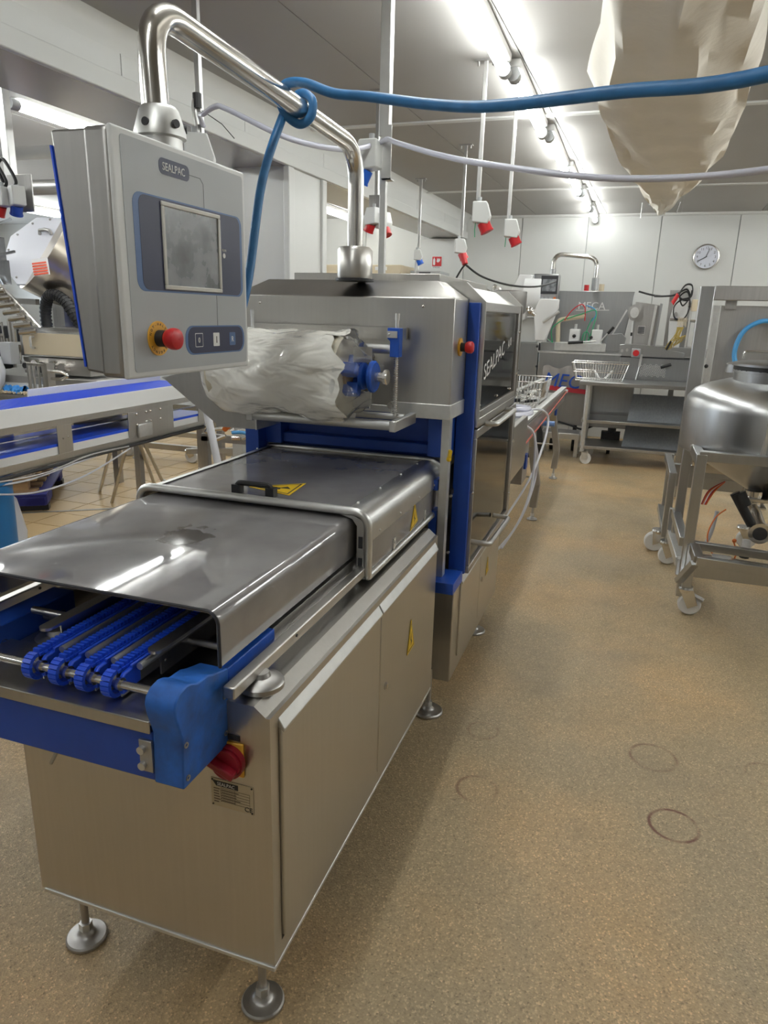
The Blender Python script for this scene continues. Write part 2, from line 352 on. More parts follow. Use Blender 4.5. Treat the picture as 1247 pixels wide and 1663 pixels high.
# left beam with strip, cove, pillar
def lw(g, y0, y1, z0, z1, d0, d1):   # slab along the sheared left plane, d = offset in x
    return g.hexa([(xl(y0)+d0,y0,z0),(xl(y0)+d1,y0,z0),(xl(y1)+d1,y1,z0),(xl(y1)+d0,y1,z0),(xl(y0)+d0,y0,z1),(xl(y0)+d1,y0,z1),(xl(y1)+d1,y1,z1),(xl(y1)+d0,y1,z1)])
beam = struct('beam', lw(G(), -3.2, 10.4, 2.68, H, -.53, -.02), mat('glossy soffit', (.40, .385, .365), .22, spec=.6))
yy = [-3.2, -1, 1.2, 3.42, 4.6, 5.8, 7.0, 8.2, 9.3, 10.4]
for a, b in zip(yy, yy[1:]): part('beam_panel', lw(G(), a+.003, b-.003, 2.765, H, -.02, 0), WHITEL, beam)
part('shadow_gap', lw(G(), -3.2, 10.4, 2.7615, 2.7665, -.01, .0015), DARK, beam)
part('molding', lw(G(), -3.2, 10.4, 2.668, 2.762, -.02, .022), WHITEL, beam, bev=.006)
g = G(); ys2 = [-3.2, 10.4]
pr = [(0, 0), (.09, 0), (.055, -.012), (.02, -.045), (0, -.10)]
vs = [];
for y in ys2: vs += [(xl(y)+p[0], y, H+p[1]) for p in pr]
g.add(vs, [(0,1,6,5),(1,2,7,6),(2,3,8,7),(3,4,9,8),(4,0,5,9),(0,4,3,2,1),(5,6,7,8,9)])
part('cove', g, WHITEL, beam, smooth=True)
pil = struct('pillar', lw(G(), 5.24, 5.80, 0, 2.68, -.53, -.012), WHITEL)
part('corner_trim', lw(G(), 5.18, 5.27, 0, 2.67, -.04, .012), WHITEL, pil, bev=.008)
part('corner_trim', lw(G(), 5.76, 5.84, 0, 2.67, -.04, .012), WHITEL, pil, bev=.008)
part('corner_trim', lw(G(), 5.19, 5.25, 0, 2.67, -.56, -.46), WHITEL, pil, bev=.008)
pil2 = struct('wall_return', G().box(-3.04, -2.40, 10.28, 10.40, 0, 2.67), WHITEL, bev=.01)
# annex: far left wall with windows
wl = struct('wall_left', G().box(-11, -10.9, -3.2, 10.6, 0, H), WHITEL)
WX = -10.86
for k, (y0, y1) in enumerate(((3.2, 4.9), (5.1, 6.9), (7.1, 9.9))):
    wd = struct('window_%d' % (k+1), G().frame('x', WX-.02, WX+.05, y0, y1, 1.5, 2.6, .06), ALU)
    part('pane', G().box(WX-.03, WX-.01, y0+.06, y1-.06, 1.56, 2.54), WINDOWM, wd)
tr = struct('service_beam', G().box(-11, -3.35, 5.62, 5.76, 2.62, 2.90), CEIL)
part('pipe', G().cyl((-11, 5.55, 2.66), (-3.35, 5.55, 2.66), .055, n=14), STEELL, tr, smooth=True)
# fluorescent fixtures
def fixture(x, y0, y1, label, group, z=H, base=True, sh=True):
    L = y1-y0; xc = x; t = thing('light_fixture', label, 'ceiling light', (xc, y0, z), group)
    g = G().box(-.032, .032, -.03, L+.03, -.045, 0); part('housing', g, WHITE, t, bev=.008, local=True)
    r = G().cyl((0, .0, -.085), (0, L, -.085), .030, n=12); part('tube', r, TUBE, t, smooth=True, local=True)
    c = G().cyl((0, -.06, -.085), (0, .01, -.085), .036, n=12).cyl((0, L-.01, -.085), (0, L+.05, -.085), .036, n=12); part('end_cap', c, GREYP, t, smooth=True, local=True)
    part('clip', G().box(-.012, .012, L*.25, L*.25+.02, -.06, -.04), GREYP, t, local=True)
    return t
names = ['nearest tube lamp of the ceiling row, cut by the frame top', 'tube lamp of the row crossing behind the blue hose', 'third tube lamp of the row, just past the blue hose', 'fourth tube lamp of the row, above the clear hose', 'fifth tube lamp of the row, left of the fabric tip', 'last tube lamp of the row, touching the far wall']
for (a, b), nm in zip(((2.95, 4.18), (4.32, 5.56), (5.72, 6.92), (7.0, 8.1), (8.2, 9.25), (9.38, 10.32)), names):
    fixture(-.88+.0265*a, a, b, nm, 'tube lamps over the aisle')
for a in (-1.9, -.4, 1.3): fixture(-.86, a, a+1.2, 'added fill tube lamp overhead, unseen behind the viewer', 'added fill tube lamps overhead behind the viewer')  # unseen fill lamps behind the camera, added for light
for a in (4, 5.5, 7, 8.5): fixture(3.6, a, a+1.2, 'added fill tube lamp of an unseen outermost right-hand row', 'added outermost right-hand row of fill tube lamps')  # added lamps out of view, to brighten the far floor
for a in (1, 2.5, 4, 5.5, 7, 8.5): fixture(2.2, a, a+1.2, 'added fill tube lamp of a right-hand ceiling row out of view', 'added right-hand row of fill tube lamps')  # unseen row on the right, put in as fill light
for a in (-1, .8, 2.6, 4.2): fixture(-6.3, a, a+1.2, 'added fill tube lamp of a second left room row, unseen left of the frame', 'added second left room row of fill tube lamps')  # added out of view, to brighten the left room and guard reflections
for a in (-2, .6): fixture(-4.15, a, a+1.2, 'added fill tube lamp of the left room, unseen behind the viewer', 'added left room fill tube lamps out of view')  # extra left room lamps outside the frame, added as fill
fixture(-4.03, 4.1, 5.35, 'tube lamp left of the control panel in the left room', None); fixture(-4.0, 5.45, 6.75, 'tube lamp in the left room hidden by the control panel', None); fixture(-4.07, 2.6, 3.9, 'tube lamp in the left room left of the frame', None)
fixture(-3.95, 7.0, 8.2, 'tube lamp in the left room hidden by the pillar', None)
fixture(-3.92, 8.9, 10.1, 'tube lamp seen through the opening right of the pillar', None)
for i, (x, y) in enumerate(((-8.2, 6.6), (-8.2, 8.3), (-9.6, 6.6), (-6.6, 8.6))): fixture(x, y, y+1.25, ['far left room tube lamp beside the socket board', 'far left room tube lamp beyond the socket board', 'farthest left room tube lamp near the window', 'left room tube lamp behind the control panel'][i], 'far tube lamps of the left room')
# ================================================================== TRAY SEALING MACHINE
TM = thing('tray_sealing_machine', 'large stainless tray sealing machine with blue infeed, swivel control panel and brushed cabinets', 'machine', (-.93, 2.4, 0))
def warn_sticker(parent, pts, name='warning_sticker'):     # pts: three corners, slightly proud of a plane; builds a thin yellow triangle with black rim and bolt
    P = [Vector(p) for p in pts]; n = (P[1]-P[0]).cross(P[2]-P[0]).normalized(); c = (P[0]+P[1]+P[2])/3
    s = part(name, G().add([p-n*.0005 for p in P]+[p+n*.0008 for p in P], [(0,1,2),(3,4,5),(0,1,4,3),(1,2,5,4),(2,0,3,5)]), YELS, parent)
    a = [c+(p-c)*.86+n*.001 for p in P]; b = [c+(p-c)*.76+n*.001 for p in P]
    part('sticker_rim', G().add(a+b, [(0,1,4,3),(1,2,5,4),(2,0,3,5)]), INK, s)
    e1 = (P[0]-c); e2 = (P[1]-P[2])*.5
    bolt = [c+n*.0012+e1*q[0]+e2*q[1] for q in ((.45,-.05),(.0,.22),(.02,.02),(-.30,.1),(-.12,-.28),(.04,-.06),(.1,-.08))]
    part('bolt_symbol', G().add(bolt, [list(range(7))]), INK, s); return s
CX0, CX1, CY0, CY1, CZ0, CZ1 = -1.25, -.595, 1.09, 2.40, .205, .858
# front cabinet
g = G().box(CX0, CX1-.010, CY0, CY1, CZ0, CZ1-.02)
g.prism([(CX0, CZ1-.02), (CX1-.010, CZ1-.02), (CX1-.035, CZ1), (CX0+.03, CZ1)], 'y', CY0, CY1)
cab = part('cabinet', g, STEEL, TM, label='brushed steel front cabinet')
part('corner_frame', G().frame('x', CX1-.0105, CX1, CY0, CY1, CZ0+.004, CZ1-.0215, (.035, .03, .04, .04)), STEEL, cab)
part('base_flange', G().box(CX0+.01, CX1+.002, CY0-.004, CY1, CZ0-.008, CZ0+.003), STEELL, cab, bev=.002)
for k, (a, b) in enumerate(((1.127, 1.745), (1.752, 2.368))):
    d = part('cabinet_door', G().box(CX1-.004, CX1+.008, a, b, .262, .80), STEEL, TM, bev=.003, label=['plain cabinet door', 'cabinet door with a yellow warning triangle'][k])
    part('grip_edge', G().prism([(CX1-.004, .80), (CX1+.012, .786), (CX1+.014, .794), (CX1-.002, .822), (CX1-.008, .822)], 'y', a, b), STEELL, d, bev=.002)
    if k:
        part('door_lock', G().cyl((CX1+.007, 1.80, .535), (CX1+.014, 1.80, .535), .012, n=18).box(CX1+.014, CX1+.016, 1.796, 1.804, .527, .543), CHROME, d)
        warn_sticker(d, [(CX1+.0095, 2.055, .645), (CX1+.0095, 2.02, .53), (CX1+.0095, 2.10, .535)])
# rear cabinet
RX1, RY0, RY1, RZ0, RZ1 = -.565, 2.60, 3.68, .13, .62
rc = part('cabinet', G().box(-1.30, RX1, RY0, RY1, RZ0, RZ1), STEEL, TM, bev=.004, label='brushed steel rear cabinet')
for k, (a, b) in enumerate(((2.71, 3.12), (3.126, 3.50))):
    d = part('cabinet_door', G().box(RX1-.002, RX1+.006, a, b, .20, .545), STEEL, TM, bev=.002, label=['rear cabinet door', 'rear cabinet door with a yellow warning triangle'][k])
    part('grip_edge', G().prism([(RX1, .545), (RX1+.012, .533), (RX1+.012, .541), (RX1, .562)], 'y', a, b), STEELL, d)
    if k:
        warn_sticker(d, [(RX1+.008, 3.31, .46), (RX1+.008, 3.28, .37), (RX1+.008, 3.35, .375)])
        part('door_lock', G().cyl((RX1+.006, 3.17, .39), (RX1+.012, 3.17, .39), .012, n=14), CHROME, d)
# adjustable feet
def foot(x, y, ztop, parent=TM, r=.052, name='foot', z0=0):
    o = part(name, G().lathe([(.001, z0+.032), (.015, z0+.032), (.019, z0+.022), (.026, z0+.0165), (r*.7, z0+.0155), (r*.93, z0+.0145), (r, z0+.010), (r, z0+.003), (r-.004, z0), (.001, z0)], (x, y, 0), 32), STEELD, parent, smooth=True)
    part('threaded_rod', G().cyl((x, y, z0+.03), (x, y, ztop), .010 if r > .04 else r*.2, n=12), STEELD, o, smooth=True)
    part('lock_nut', G().nut((x, y, z0+.032), .017 if r > .04 else r*.34, .022 if r > .04 else .014), STEELL, o); return o
foot(-.665, 1.155, .205); foot(-1.19, 1.155, .205); foot(-.637, 2.55, .205, r=.062); foot(-.62, 3.40, .14, r=.06); foot(-1.2, 2.40, .205); foot(-1.2, 3.4, .14)
part('foot', G().lathe([(.001,.894),(.018,.894),(.022,.884),(.045,.878),(.050,.872),(.050,.862),(.045,.858),(.001,.858)], (-.655, 1.165, 0), 32), STEELD, TM, smooth=True, label='round levelling disc on the cabinet top')
part('foot', G().lathe([(.001,.894),(.018,.894),(.022,.884),(.045,.878),(.050,.872),(.050,.862),(.045,.858),(.001,.858)], (-1.19, 1.165, 0), 32), STEELD, TM, smooth=True)
# rails bolted beside the infeed
for x in (-.665, -1.41): 
    rr = part('support_rail', G().box(x-.013, x+.013, 1.055, 2.42, .886, .912), STEEL, TM, bev=.003)
    part('rail_screw', G().cyl((x+.013, 1.33, .902), (x+.015, 1.33, .902), .004, n=10).cyl((x+.013, 1.8, .902), (x+.015, 1.8, .902), .004, n=10), DARK, rr)
# blue end frame
part('end_beam', G().box(-1.36, -.757, .938, .958, .757, .862), BLUED, TM, bev=.003, label='long blue front beam')
pf = part('drip_plate', G().box(-1.36, -.757, .93, 1.10, .884, .888).box(-1.36, -.757, .93, .934, .862, .888), STEEL, TM, bev=.002, label='steel front plate')
PROF = [(.934,.757),(.939,.862),(.932,.885),(.924,.912),(.921,.931),(.925,.944),(.940,.956),(.962,.960),(.978,.956),(.995,.947),(1.03,.946),(1.045,.940),(1.075,.932),(1.10,.926),(1.10,.757)]
blk = part('corner_block', G().prism(PROF, 'x', -.757, -.692), BLUEW, TM, bev=.003, label='worn bright blue rounded corner block')
for (y, z) in ((.948,.845),(.948,.775),(1.082,.872),(1.082,.788)):
    part('socket_screw', G().lathe([(.001,.0),(.003,0),(.003,.002),(.006,.0025),(.006,-.002)], (-.6925, y, z), 12, 'x'), STEELD, blk)
part('hinge_plate', G().box(-.785, -.757, .932, .939, .778, .845), STEELD, TM, bev=.001)
hp = part('cap_screw', G().cyl((-.777, .924, .826), (-.777, .934, .826), .008, n=14), STEELL, TM)
part('cap_screw', G().cyl((-.777, .924, .792), (-.777, .934, .792), .008, n=14), STEELL, TM)
lb = part('corner_block', G().prism([(y, z) for y, z in PROF], 'x', -1.44, -1.36), BLUEW, TM, bev=.003, label='far left blue corner block')
part('side_beam', G().box(-.715, -.692, 1.10, 1.30, .862, .925), BLUE, TM, bev=.002, label='blue side beam')
part('side_beam', G().box(-.712, -.696, 1.30, 2.35, .862, .925), STEELD, TM, label='grey side beam')
sb = part('side_beam', G().box(-1.32, -1.255, .96, 1.30, .858, .930), BLUED, TM, bev=.003, label='inner blue beam on the left with two holes')
for y in (1.08, 1.255): part('bolt_hole', G().lathe([(.0015, -.002), (.006, -.002), (.0095, .0006), (.0095, -.003)], (-1.2545, y, .885), 14, 'x'), DARK, sb)
part('side_beam', G().box(-1.31, -1.265, 1.30, 2.35, .862, .925), STEELD, TM, label='steel continuation of the left beam')
part('deck_plate', G().box(-1.25, -.716, 1.10, 2.35, .870, .876), STEEL, TM)
for i, (a, b) in enumerate(((-.835, -.805), (-1.105, -1.075))):
    gg = G().prism(rrect(a, b, 1.03, 2.34, .0148, 6), 'z', .966, .972); gd = part('tray_guide', gg, STEEL, TM, label='thin steel tray guide with rounded end')
    xw = a+.004 if i == 0 else b-.004
    part('guide_web', G().box(xw-.002, xw+.002, 1.07, 2.34, .90, .966), STEEL, gd)
    part('screw', G().sph((xw+(.003 if i else -.003), 1.10, .93), .004, 8).sph((xw, 1.085, .925), .004, 8), CHROME, gd, smooth=True)
    part('guide_post', G().cyl((xw, 1.17, .93), (-.72 if i == 0 else -1.255, 1.17, .93), .009, n=12), STEEL, gd, smooth=True)
for x in (-.715, -1.255): part('cable_rail', G().cyl((x, .97, .929), (x+ (.01 if x > -1 else -.01), .97, .929), .015, n=14), STEEL, TM)
part('cross_shaft', G().cyl((-1.36, .972, .925), (-.757, .972, .925), .0085, n=16), CHROME, TM, smooth=True, label='steel front shaft through the chain noses')
part('cross_shaft', G().cyl((-1.25, 1.20, .905), (-1.07, 1.20, .905), .011, n=16), STEELD, TM, smooth=True)
# four chain strands
def chain_path(n):
    L = []; zt, zb, y0, y1, r = .952, .904, .966, 2.33, .024
    tot = []
    for i in range(n): tot.append(i)
    pts = []
    s = 2*PI*r/2; k = 9
    for i in range(k): t = PI/2+PI*i/(k-1); pts.append((y0+r*math.cos(t), .928+r*math.sin(t)))
    return pts
for ci, x in enumerate((-1.055, -.990, -.927, -.866)):
    bodyp = G().prism([(.978,.945),(2.33,.945),(2.33,.893),(1.0,.893),(.985,.90),(.975,.92)], 'x', x-.004, x+.004)
    strand = part('chain_track', bodyp, STEELD, TM)
    g = G()
    yv = 2.33
    while yv > .975:     # links on the straight top
        g.box(x-.0085, x+.0085, yv-.0062, yv, .945, .957); g.box(x-.011, x-.008, yv-.0085, yv+.001, .944, .950); g.box(x+.008, x+.011, yv-.0085, yv+.001, .944, .950); yv -= .0115
    for i in range(9):
        t = PI/2+PI*(i+.5)/9; c = Vector((x, .972+.022*math.cos(t), .925+.024*math.sin(t))); tg = Vector((0, -math.sin(t), math.cos(t))); nn = Vector((0, math.cos(t), math.sin(t)))
        g.bar(c-tg*.0038, c+tg*.0038, .020, .008, nn)
    g.box(x-.0095, x+.0095, .972, .995, .896, .903)
    part('conveyor_chain', g, BLUEC, strand)
    part('slide_strip', G().box(x+.013, x+.019, 1.005, 2.33, .940, .950), BLUEC, strand, bev=.002)
    part('guide_bar', G().cyl((x+.031, 1.012, .945), (x+.031, 2.33, .945), .0075, n=12), STEELL, strand, smooth=True)
    part('nose_block', G().prism([(.975,.900),(.975,.932),(.985,.942),(1.03,.945),(1.03,.905)], 'x', x+.008, x+.019), BLUEC, strand, bev=.003)
    part('shaft_collar', G().cyl((x+.010, .972, .925), (x+.020, .972, .925), .013, n=18), CHROME, strand, smooth=True)
    part('side_lug', G().prism([(.978,.893),(.978,.905),(.984,.914),(.996,.917),(1.02,.917),(1.02,.893)], 'x', x+.0095, x+.012), STEELL, strand)
# smoked infeed guard
def shell(x0, x1, y0, y1, zt, zr, zl, r, th):
    outer = [(x1, zr), (x1, zt-r)]+[(x1-r+r*math.cos(t), zt-r+r*math.sin(t)) for t in [PI/2*i/8 for i in range(1, 8)]]+[(x1-r, zt)]
    outer += [(x0+r, zt)]+[(x0+r+r*math.cos(t), zt-r+r*math.sin(t)) for t in [PI/2+PI/2*i/8 for i in range(1, 8)]]+[(x0, zt-r), (x0, zl)]
    def ins(p): x, z = p; return (min(max(x, x0+th), x1-th) if True else x, min(z, zt-th) if abs(x) else z)
    n = len(outer); inner = []
    for i, p in enumerate(outer):
        a = Vector(outer[max(0, i-1)]); b = Vector(outer[min(n-1, i+1)]); d = (b-a).normalized(); nn = Vector((-d.y, d.x)); inner.append((p[0]+nn.x*th, p[1]+nn.y*th))
    g = G(); vs = []
    for y in (y0, y1): vs += [(p[0], y, p[1]) for p in outer]+[(p[0], y, p[1]) for p in inner]
    m = 2*n; fs = []
    for i in range(n-1):
        fs += [(i, i+1, m+i+1, m+i), (n+i, n+i+1, m+n+i+1, m+n+i), (i, i+1, n+i+1, n+i), (m+i, m+i+1, m+n+i+1, m+n+i)]
    fs += [(0, n, m+n, m), (n-1, 2*n-1, m+2*n-1, m+n-1)]
    return g.add(vs, fs), outer
g, outl = shell(-1.40, -.699, 1.083, 1.86, 1.053, .934, .934, .028, .005)
gu = part('infeed_guard', g, SMOKEG, TM, smooth=True, label='smoked polycarbonate tunnel over the infeed')
g = G(); path = [(p[0], 1.083, p[1]) for p in outl]
g.tube(path, .0035, 6); part('guard_edge', g, DARK, gu, smooth=True, label='dark cut edge')
for (x, z) in ((-.718, .962),): part('guard_bolt', G().cyl((x-.012, 1.17, z-.01), (x-.012, 1.17, z+.008), .009, n=6).cyl((x-.012, 1.17, z-.012), (x-.012, 1.17, z-.008), .013, n=16), STEELL, gu)
part('guard_bolt', G().cyl((-1.30, 1.11, .985), (-1.30, 1.11, .999), .009, n=6).cyl((-1.30, 1.11, .983), (-1.30, 1.11, .986), .013, n=16), STEELL, gu)
# framed safety cover behind it
def loop(y, x0=-1.425, x1=-.648, zt=1.075, zb=.885, r=.05):
    return fillet([(x1, y, zb), (x1, y, zt), (x0, y, zt), (x0, y, zb)], r, 7)
fr = part('cover_frame', G().tube(loop(1.79), .0125, 12).tube(loop(2.60), .0115, 12), ALU, TM, smooth=True, label='rounded grey tube frame of the safety cover')
part('frame_rail', G().tube(fillet([(-.648, 1.79, .90), (-.648, 1.79, .882), (-.648, 2.60, .882), (-.648, 2.60, .90)], .03), .0125, 12), ALU, fr, smooth=True)
part('frame_rail', G().tube(fillet([(-1.425, 1.79, .90), (-1.425, 1.79, .882), (-1.425, 2.60, .882), (-1.425, 2.60, .90)], .03), .0125, 12), ALU, fr, smooth=True)
# curved corner extrusions
def corner(sx):
    x1 = -.645 if sx > 0 else -1.428; R = .055
    out = [(x1-sx*(R-R*math.cos(t))-0, 1.075-R+R*math.sin(t)) for t in [PI/2*i/8 for i in range(9)]]
    if sx > 0: pts = [(x1, .985)]+out+[(x1-.075, 1.075)]
    else: pts = [(x1, .985)]+out+[(x1+.035, 1.075)]
    inn = [(p[0]-sx*.006, p[1]-.006) for p in pts]; n = len(pts); vs = []
    for y in (1.80, 2.59): vs += [(p[0], y, p[1]) for p in pts+inn]
    fs = []
    for i in range(n-1): fs += [(i, i+1, 2*n+i+1, 2*n+i), (n+i, n+i+1, 3*n+i+1, 3*n+i), (i, i+1, n+i+1, n+i), (2*n+i, 2*n+i+1, 3*n+i+1, 3*n+i)]
    fs += [(0, n, 3*n, 2*n), (n-1, 2*n-1, 4*n-1, 3*n-1)]
    return G().add(vs, fs)
part('corner_profile', corner(1), ALU, fr, smooth=True, label='wide rounded aluminium edge profile'); part('corner_profile', corner(-1), ALU, fr, smooth=True)
sc = G()
for y in (1.88, 2.08, 2.30, 2.5): sc.sph((-.644, y, 1.0), .004, 8).sph((-.715, y, 1.076), .004, 8).sph((-1.395, y, 1.076), .004, 8)
part('rivet', sc, STEELL, fr, smooth=True)
part('cover_pane', G().box(-1.395, -.715, 1.80, 2.585, 1.066, 1.071), SMOKE, TM, label='smoked cover pane, top')
sp = part('cover_pane', G().box(-.653, -.648, 1.80, 2.59, .89, .99), SMOKE, TM, label='smoked cover pane, right side')
part('cover_pane', G().box(-1.427, -1.422, 1.80, 2.59, .89, .99), SMOKE, TM, label='smoked cover pane, left side')
warn_sticker(sp, [(-.6465, 2.255, .992), (-.6465, 2.21, .90), (-.6465, 2.30, .915)])
for y in (2.03, 2.39): part('pane_clip', G().box(-.650, -.644, y-.009, y+.009, .885, .93).sph((-.644, y, .915), .004, 8), STEELL, sp)
part('end_frame_plate', G().prism([(-.66, .87), (-.66, 1.045), (-.70, 1.062), (-.76, 1.066), (-.70, 1.05), (-.685, 1.03), (-.685, .90), (-.73, .87)], 'y', 1.795, 1.80), ALU, fr, label='grey end plate with slots')
part('slot', G().box(-.679, -.667, 1.792, 1.7955, .965, 1.0).box(-.679, -.667, 1.792, 1.7955, .905, .935), DARK, fr)
hd = part('cover_handle', G().tube(fillet([(-1.105, 1.85, 1.07), (-1.105, 1.85, 1.105), (-.99, 1.85, 1.105), (-.99, 1.85, 1.07)], .012), .009, 8).box(-1.12, -1.092, 1.838, 1.866, 1.071, 1.10).box(-1.003, -.975, 1.838, 1.866, 1.071, 1.10), BLACK, TM, bev=.002, label='black pull handle')
# big triangle sticker lying on the pane
P = [Vector(p) for p in ((-1.10, 1.96, 1.0722), (-.955, 1.885, 1.0722), (-.985, 2.02, 1.0722))]
warn_sticker(TM, [(-1.11, 1.93, 1.0722), (-.945, 1.885, 1.0722), (-.965, 2.05, 1.0722)])
# main switch and plates on the near face
F = 1.09
ms = part('main_switch', G().box(-.735, -.655, F-.006, F, .688, .766), YEL, TM, bev=.002, label='yellow main switch plate')
kn = part('switch_knob', G().cyl((-.686, F-.006, .725), (-.686, F-.020, .725), .037, n=28).cyl((-.686, F-.020, .725), (-.686, F-.028, .725), .033, n=28), REDK, ms, smooth=True, label='dark red rotary knob')
part('knob_grip', G().bar((-.715, F-.036, .737), (-.658, F-.036, .712), .016, .022, (0,1,0)), REDK, ms, bev=.003)
part('switch_screw', G().cyl((-.663, F-.008, .745), (-.663, F-.005, .745), .005, n=12), DARK, ms)
part('rating_plate', G().box(-.700, -.664, F-.002, F, .770, .782), DARK, TM, label='small black engraved plate')
rp = part('rating_plate', G().box(-.737, -.636, F-.0015, F, .599, .667), mat('printed foil plate', (.50, .44, .32), .4, .4), TM, label='printed rating plate')
part('black_field', G().prism([(-.733,.662),(-.724,.650),(-.672,.650),(-.672,.662)], 'y', F-.0025, F-.0014), INK, rp)
text('lettering', 'SEALPAC', .0115, WINK, rp, (-.7215, F-.0028, .6525), (1,0,0), (0,0,1), sx=.92)
text('lettering', 'CE', .016, INK, rp, (-.658, F-.0020, .604), (1,0,0), (0,0,1))
g = G()
for i in range(6): g.box(-.731, -.731+random.uniform(.008,.016), F-.0020, F-.0012, .642-.0065*i, .6438-.0065*i)
for i in range(6): g.box(-.714, -.645, F-.0020, F-.0012, .646-.0065*i, .6464-.0065*i)
for x in (-.714, -.680, -.645): g.box(x, x+.0004, F-.0020, F-.0012, .612, .6464)
for i in range(5): g.box(-.712, -.712+random.uniform(.01,.06), F-.0020, F-.0012, .6415-.0065*i, .6428-.0065*i)
part('printed_lines', g, mat('faded print', (.10,.07,.05), .6), rp)
g = G()
for x in (-.7335, -.6395):
    for z in (.6025, .6635): g.cyl((x, F-.003, z), (x, F-.001, z), .002, n=8)
part('rivet', g, DARK, rp)
part('cable_tail', G().tube(spline([(-1.09, 1.075, .80), (-1.10, 1.07, .72), (-1.115, 1.06, .66), (-1.135, 1.055, .62)], 6), .0045, 8), mat('dirty white cable', (.45,.43,.38), .6), TM, smooth=True)
# sealing station: blue columns, blue tool, film hood
bl = part('column', G().box(-.605, -.538, 2.643, 2.665, .605, 1.668), BLUED, TM, bev=.002, label='blue right-hand column')
part('column_foot', G().box(-.655, -.535, 2.44, 2.60, .59, .635), BLUED, bl, bev=.002)
part('column_rail', G().box(-.625, -.595, 2.50, 2.54, .63, 1.27), STEELL, bl)
part('column_screw', G().cyl((-.59, 2.555, .72), (-.59, 2.562, .72), .006, n=10).cyl((-.59, 2.555, .95), (-.59, 2.562, .95), .006, n=10), STEELD, bl)
part('bracket', G().box(-.66, -.63, 2.50, 2.56, .98, 1.02).box(-.66, -.63, 2.50, 2.56, .63, .90), BLUED, TM, label='blue bracket')
part('column', G().box(-1.46, -1.40, 2.52, 2.61, .62, 1.27), BLUED, TM, bev=.002, label='blue left-hand column')
part('sealing_tool', G().box(-1.36, -.70, 2.66, 3.2, 1.07, 1.26).box(-1.33, -.70, 2.60, 2.68, 1.095, 1.135), BLUED, TM, bev=.004, label='deep blue sealing tool block')
part('tool_post', G().box(-.70, -.61, 2.585, 2.67, 1.09, 1.27).box(-1.40, -1.33, 2.585, 2.67, 1.09, 1.27), BLUED, TM, bev=.002)
part('deck_plate', G().box(-1.42, -.60, 2.61, 3.6, .94, .96), DARK, TM)
part('sensor_block', G().box(-.612, -.597, 2.515, 2.56, .98, 1.10), BLACK, TM, bev=.002)
part('yellow_tap', G().sph((-.592, 2.50, 1.105), .010, 10).bar((-.592, 2.50, 1.105), (-.585, 2.49, 1.14), .012), YELS, TM, smooth=True)
def hood(x0, x1, y0, y1, z0, zs, zr, ins, insy):
    v = [(x0,y0,z0),(x1,y0,z0),(x1,y1,z0),(x0,y1,z0),(x0,y0,zs),(x1,y0,zs),(x1,y1,zs),(x0,y1,zs),(x0+ins,y0+insy,zr),(x1-ins,y0+insy,zr),(x1-ins,y1,zr),(x0+ins,y1,zr)]
    return G().add(v, [(3,2,1,0),(0,1,5,4),(1,2,6,5),(2,3,7,6),(3,0,4,7),(4,5,9,8),(5,6,10,9),(6,7,11,10),(7,4,8,11),(8,9,10,11)])
hd = part('film_hood', hood(-1.43, -.580, 2.42, 2.64, 1.285, 1.677, 1.736, .09, .10), STEEL, TM, bev=.003, label='brushed steel film hood with a bevelled top')
part('hood_skirt', G().box(-.80, -.576, 2.415, 2.64, 1.262, 1.315).box(-1.43, -.80, 2.415, 2.60, 1.275, 1.30), STEELL, hd, bev=.002)
part('hood_seam', G().box(-.5800, -.5788, 2.628, 2.634, 1.32, 1.68), DARK, hd)
g = G()
for x in (-.692, -1.323): g.sph((x, 2.419, 1.648), .0055, 10)
g.cyl((-.800, 2.414, 1.30), (-.800, 2.419, 1.30), .012, n=14); part('hood_screw', g, CHROME, hd, smooth=True)
es = part('emergency_stop', G().cyl((-.582, 2.525, 1.512), (-.575, 2.525, 1.512), .032, n=28), YEL, TM, label='yellow ring of the hood emergency stop')
part('stop_collar', G().cyl((-.576, 2.525, 1.512), (-.556, 2.525, 1.512), .016, n=20), BLACK, es, smooth=True)
part('stop_button', G().lathe([(.001,.045),(.015,.044),(.021,.038),(.021,.024),(.016,.015),(.001,.015)], (-.573, 2.525, 1.512), 24, 'x'), RED, es, smooth=True)
